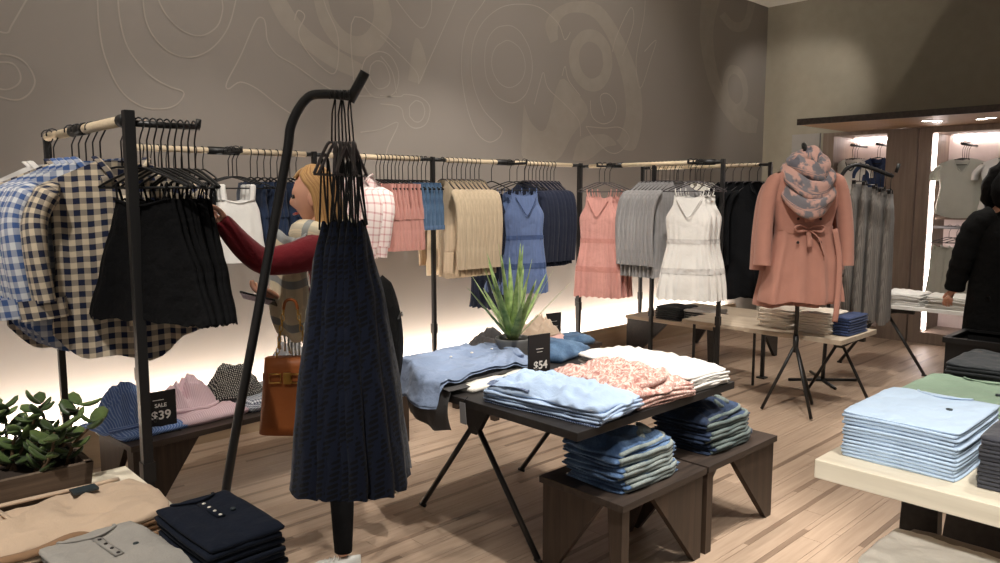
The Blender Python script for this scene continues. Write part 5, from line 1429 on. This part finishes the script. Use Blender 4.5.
# scarf
sc_ = []
mb = MB(); pts = []
for k in range(24):
    a_ = 2 * PI * k / 24; pts.append(P(.0 + .085 * math.cos(a_), .09 * math.sin(a_), 1.395 + .02 * math.sin(2 * a_) - .015 * math.cos(a_)))
mb.tube(pts, .05, 12, True, 1.0); sco = mb.build('scarf', 'scarf_plaid', wm)
def fall(u, v):
    x = lerp(.02, .15, u) + .05 * math.sin(PI * min(1, v * .8 + .1)) * (.4 + .6 * u) + .008 * math.sin(9 * v); yy = .145 - .05 * u + .014 * math.sin(11 * u + 3 * v); z = 1.40 - .42 * v - .02 * math.sin(4 * u)
    p = P(x, yy, z); return (p.x, p.y, p.z, u * .2, v * .4)
mb = MB().grid(fall, 14, 20); o = mb.build('scarf_end', 'scarf_plaid', wm); md = o.modifiers.new('solid', 'SOLIDIFY'); md.thickness = .014
for k in range(8):
    p = Vector(fall((k + .5) / 8, 1.0)[:3]); MB().tube([p, p + Vector((0, .004 * (k % 3 - 1), -.03)), p + Vector((.004 * (k % 2), 0, -.065))], .004, 5).build('fringe', 'scarf_plaid', wm)
# phone in hand
t = thing('phone', 'black phone held in the hand of the person in maroon', 'phone', P(.235, .115, 1.135), math.atan2(f1[1], f1[0]))
t.rotation_euler = (.5, -.25, math.atan2(f1[1], f1[0]))
MB().box((-.072, -.037, -.004), (.072, .037, .004)).build('case', 'phone_black', t, .003)
MB().box((-.066, -.033, .004), (.066, .033, .0045)).build('screen', 'black_plastic', t)
# tan handbag
t = thing('handbag', 'tan leather handbag with gold buckle belt and chain handle', 'handbag', P(.085, .20, .615), math.atan2(f1[1], f1[0]))
rings = []
for i in range(9):
    s = i / 8; hw = lerp(.135, .105, s); hd_ = lerp(.06, .035, s)
    rings.append([(hw * math.copysign(abs(math.cos(a_)) ** .5, math.cos(a_)), hd_ * math.copysign(abs(math.sin(a_)) ** .6, math.sin(a_)), .30 * s) for a_ in [2 * PI * k / 32 for k in range(32)]])
MB().loft(rings).build('body', 'leather_tan', t)
b = MB().loft([[(lerp(.135, .105, z / .3) * 1.03 * math.copysign(abs(math.cos(a_)) ** .5, math.cos(a_)), (lerp(.06, .035, z / .3) + .003) * math.copysign(abs(math.sin(a_)) ** .6, math.sin(a_)), z) for a_ in [2 * PI * k / 32 for k in range(32)]] for z in (.215, .24)], cap=False).build('belt', 'leather_tan', t)
for x in (.055, -.03):
    mb = MB(); yb = .052; mb.tube([(x - .022, yb, .21), (x + .022, yb, .21), (x + .022, yb, .245), (x - .022, yb, .245)], .004, 6, True); mb.build('buckle', 'brass', b)
MB().box((-.008, .048, .205), (.022, .056, .25)).build('lock', 'brass', b, .002)
for s in (-1, 1):
    for k in range(9):
        zc = .305 + k * .022; xx = s * (.06 - .004 * k)
        mb = MB(); ax = k % 2
        mb.tube([(xx + (0.007 * math.cos(a_) if ax else 0), (0 if ax else .007 * math.cos(a_)), zc + .013 * math.sin(a_)) for a_ in [2 * PI * q / 10 for q in range(10)]], .0022, 5, True); mb.build('chain_link', 'brass', t)
MB().tube(spline([(.028, 0, .49), (.02, 0, .52), (0, 0, .53), (-.02, 0, .52), (-.028, 0, .49)], 4), .006, 8).build('handle', 'leather_tan', t)
# black bag on her back
t = thing('shoulder_bag', 'black rounded bag on the back of the person in maroon', 'bag', P(-.245, .0, .74), math.atan2(f1[1], f1[0]))
rings = []
for i in range(15):
    s = i / 14; r = (math.sin(PI * min(1, .12 + s * .88)) ** .45) * lerp(1, .82, s)
    rings.append([((.085 * r) * math.cos(a_), .15 * r * math.copysign(abs(math.sin(a_)) ** .7, math.sin(a_)), .48 * s) for a_ in [2 * PI * k / 24 for k in range(24)]])
MB().loft(rings).build('body', 'coat_black', t)
MB().tube(spline([(-.07, -.06, .30), (-.075, 0, .32), (-.07, .06, .30)], 5), .006, 6).build('zip', 'black_metal', t)
for s in (-1, 1): MB().tube(spline([(.06, s * .09, .40), (.09, s * .10, .52), (.115, s * .10, .60)], 5), .012, 8, flat=.4).build('strap', 'coat_black', t)

# the man in black
f2 = Vector((.80, .60)); P2 = frame((6.04, 1.33, 0), (f2.x, f2.y)); P = P2
mn = thing('person', 'person in a black hooded coat seen from behind at the white table', 'person', (0, 0, 0))
bj = [J(0, 0, .92, .14, .11), J(0, 0, 1.15, .14, .11), J(0, 0, 1.34, .15, .11), J(0, 0, 1.44, .09, .08), J(.01, 0, 1.53, .055), J(.02, 0, 1.58, .055),
      J(0, .17, 1.385, .05), J(.02, .27, 1.12, .04), J(.08, .30, .86, .03), J(0, -.20, 1.39, .06), J(.05, -.27, 1.1, .045), J(.16, -.26, .9, .03),
      J(0, .10, .86, .095), J(0, .10, .48, .06), J(-.02, .11, .09, .042), J(0, -.10, .86, .095), J(0, -.10, .48, .06), J(-.02, -.11, .09, .042)]
mb_ = skin_mesh('body', bj, edges, 0, 'skin', mn)
hd, HT2 = head_builder(P2, (.03, 0, 1.63), -.3, 1.0)
absorb(mb_, hd)
for wr, d, nr, th in ((P2(.07, .297, .90), P2(.05, .03, -.12) - P2(0, 0, 0), P2(.6, -.8, 0) - P2(0, 0, 0), P2(.8, .5, 0) - P2(0, 0, 0)),
                      (P2(.16, -.26, .9), P2(.08, .0, -.1) - P2(0, 0, 0), P2(.3, .9, 0) - P2(0, 0, 0), P2(.9, -.2, 0) - P2(0, 0, 0))):
    hj, he = hand_joints(wr, d, nr, th, .5, .185)
    join(mb_, skin_mesh('hand', hj, he, 0, 'skin', None, 1))
for s in (-1, 1): MB().ball(HT2((.080, s * .031, .006)), .0085, 8, 6).build('eye', 'eye_dark', mn)
MB().tube([HT2((.078, -.02, -.062)), HT2((.092, 0, -.065)), HT2((.078, .02, -.062))], .006, 8).build('lips', 'lips', mn)
hm = MB().ball((0, 0, 0), (.105, .085, .10), 20, 14); hm.v = [tuple(HT2((p[0] - .015, p[1], p[2] + .045))) for p in hm.v]; hm.build('hair', 'hair_black', mn)
mb = MB(); rings = []
for z, rw, rd in ((.54, .25, .20), (.70, .245, .19), (.90, .235, .175), (1.08, .225, .165), (1.24, .225, .16), (1.34, .215, .15), (1.40, .17, .13), (1.45, .11, .11), (1.48, .08, .09)):
    rings.append([tuple(P2(rd * math.sin(a_) + .006 * math.sin(5 * a_ + 9 * z), rw * math.cos(a_), z)) for a_ in [2 * PI * k / 36 for k in range(36)]])
mb.loft(rings, False, False)
for pts in (((0, .12, 1.385), (.0, .20, 1.35), (.01, .245, 1.25), (.02, .275, 1.12), (.05, .29, 1.0), (.075, .297, .89)), ((0, -.12, 1.385), (.0, -.20, 1.35), (.02, -.25, 1.25), (.05, -.28, 1.10), (.11, -.275, 1.0), (.15, -.265, .92))):
    pp = spline([P2(*q) for q in pts], 5)
    mb.tube(pp, [lerp(.092, .062, k / (len(pp) - 1)) * (1 + .05 * math.sin(k * 1.9)) for k in range(len(pp))], 16)
mb.build('coat', 'coat_black', mn)
tj = [J(0, 0, .85, .14, .12), J(0, .10, .78, .10), J(0, .10, .48, .08), J(-.02, .11, .06, .06), J(0, -.10, .78, .10), J(0, -.10, .48, .08), J(-.02, -.11, .06, .06)]
skin_mesh('trousers', tj, [(0, 1), (1, 2), (2, 3), (0, 4), (4, 5), (5, 6)], 0, 'leggings_black', mn)
for s in (-1, 1): shoe('shoe', mn, lambda v, s=s: P2(-.03 + v.x, s * .11 + v.y, .004 + v.z), 'phone_black')
hood = MB()
hood.ball((0, 0, 0), (.15, .155, .17), 24, 18, lambda d, q: q * (1 + .05 * noise.noise(d * 4)))
hood.v = [tuple(P2(p[0] - .055, p[1], 1.585 + p[2])) for p in hood.v]; hood.build('hood', 'coat_black', mn)
fur = MB(); pts = []
for k in range(28):
    a_ = 2 * PI * k / 28; pts.append(P2(.06 - .05 * math.sin(a_), .14 * math.cos(a_), 1.60 + .17 * math.sin(a_)))
fur.tube(pts, [.038 * (1 + .2 * math.sin(k * 2.7)) for k in range(28)], 10, True); fur.build('fur_trim', 'fur_black', mn)

# ------------------------------------------------------------------ put every Empty at the base of its thing
bpy.context.view_layer.update()
for o in list(COL.objects):
    if o.type == 'EMPTY' and o.parent is None and o.location.length < 1e-6:
        lo = Vector((1e9,) * 3); hi = -lo
        for c in o.children_recursive:
            if c.type == 'MESH':
                for q in c.bound_box:
                    wv = c.matrix_world @ Vector(q); lo = Vector(map(min, lo, wv)); hi = Vector(map(max, hi, wv))
        base = Vector(((lo.x + hi.x) / 2, (lo.y + hi.y) / 2, lo.z))
        o.location = base
        for c in o.children: c.location = c.location - base
# the unplaced helper prototypes leave no trace
for o in list(COL.objects):
    if o.parent is None and o.get('label') == 'x':
        for c in list(o.children_recursive): bpy.data.objects.remove(c)
        bpy.data.objects.remove(o)
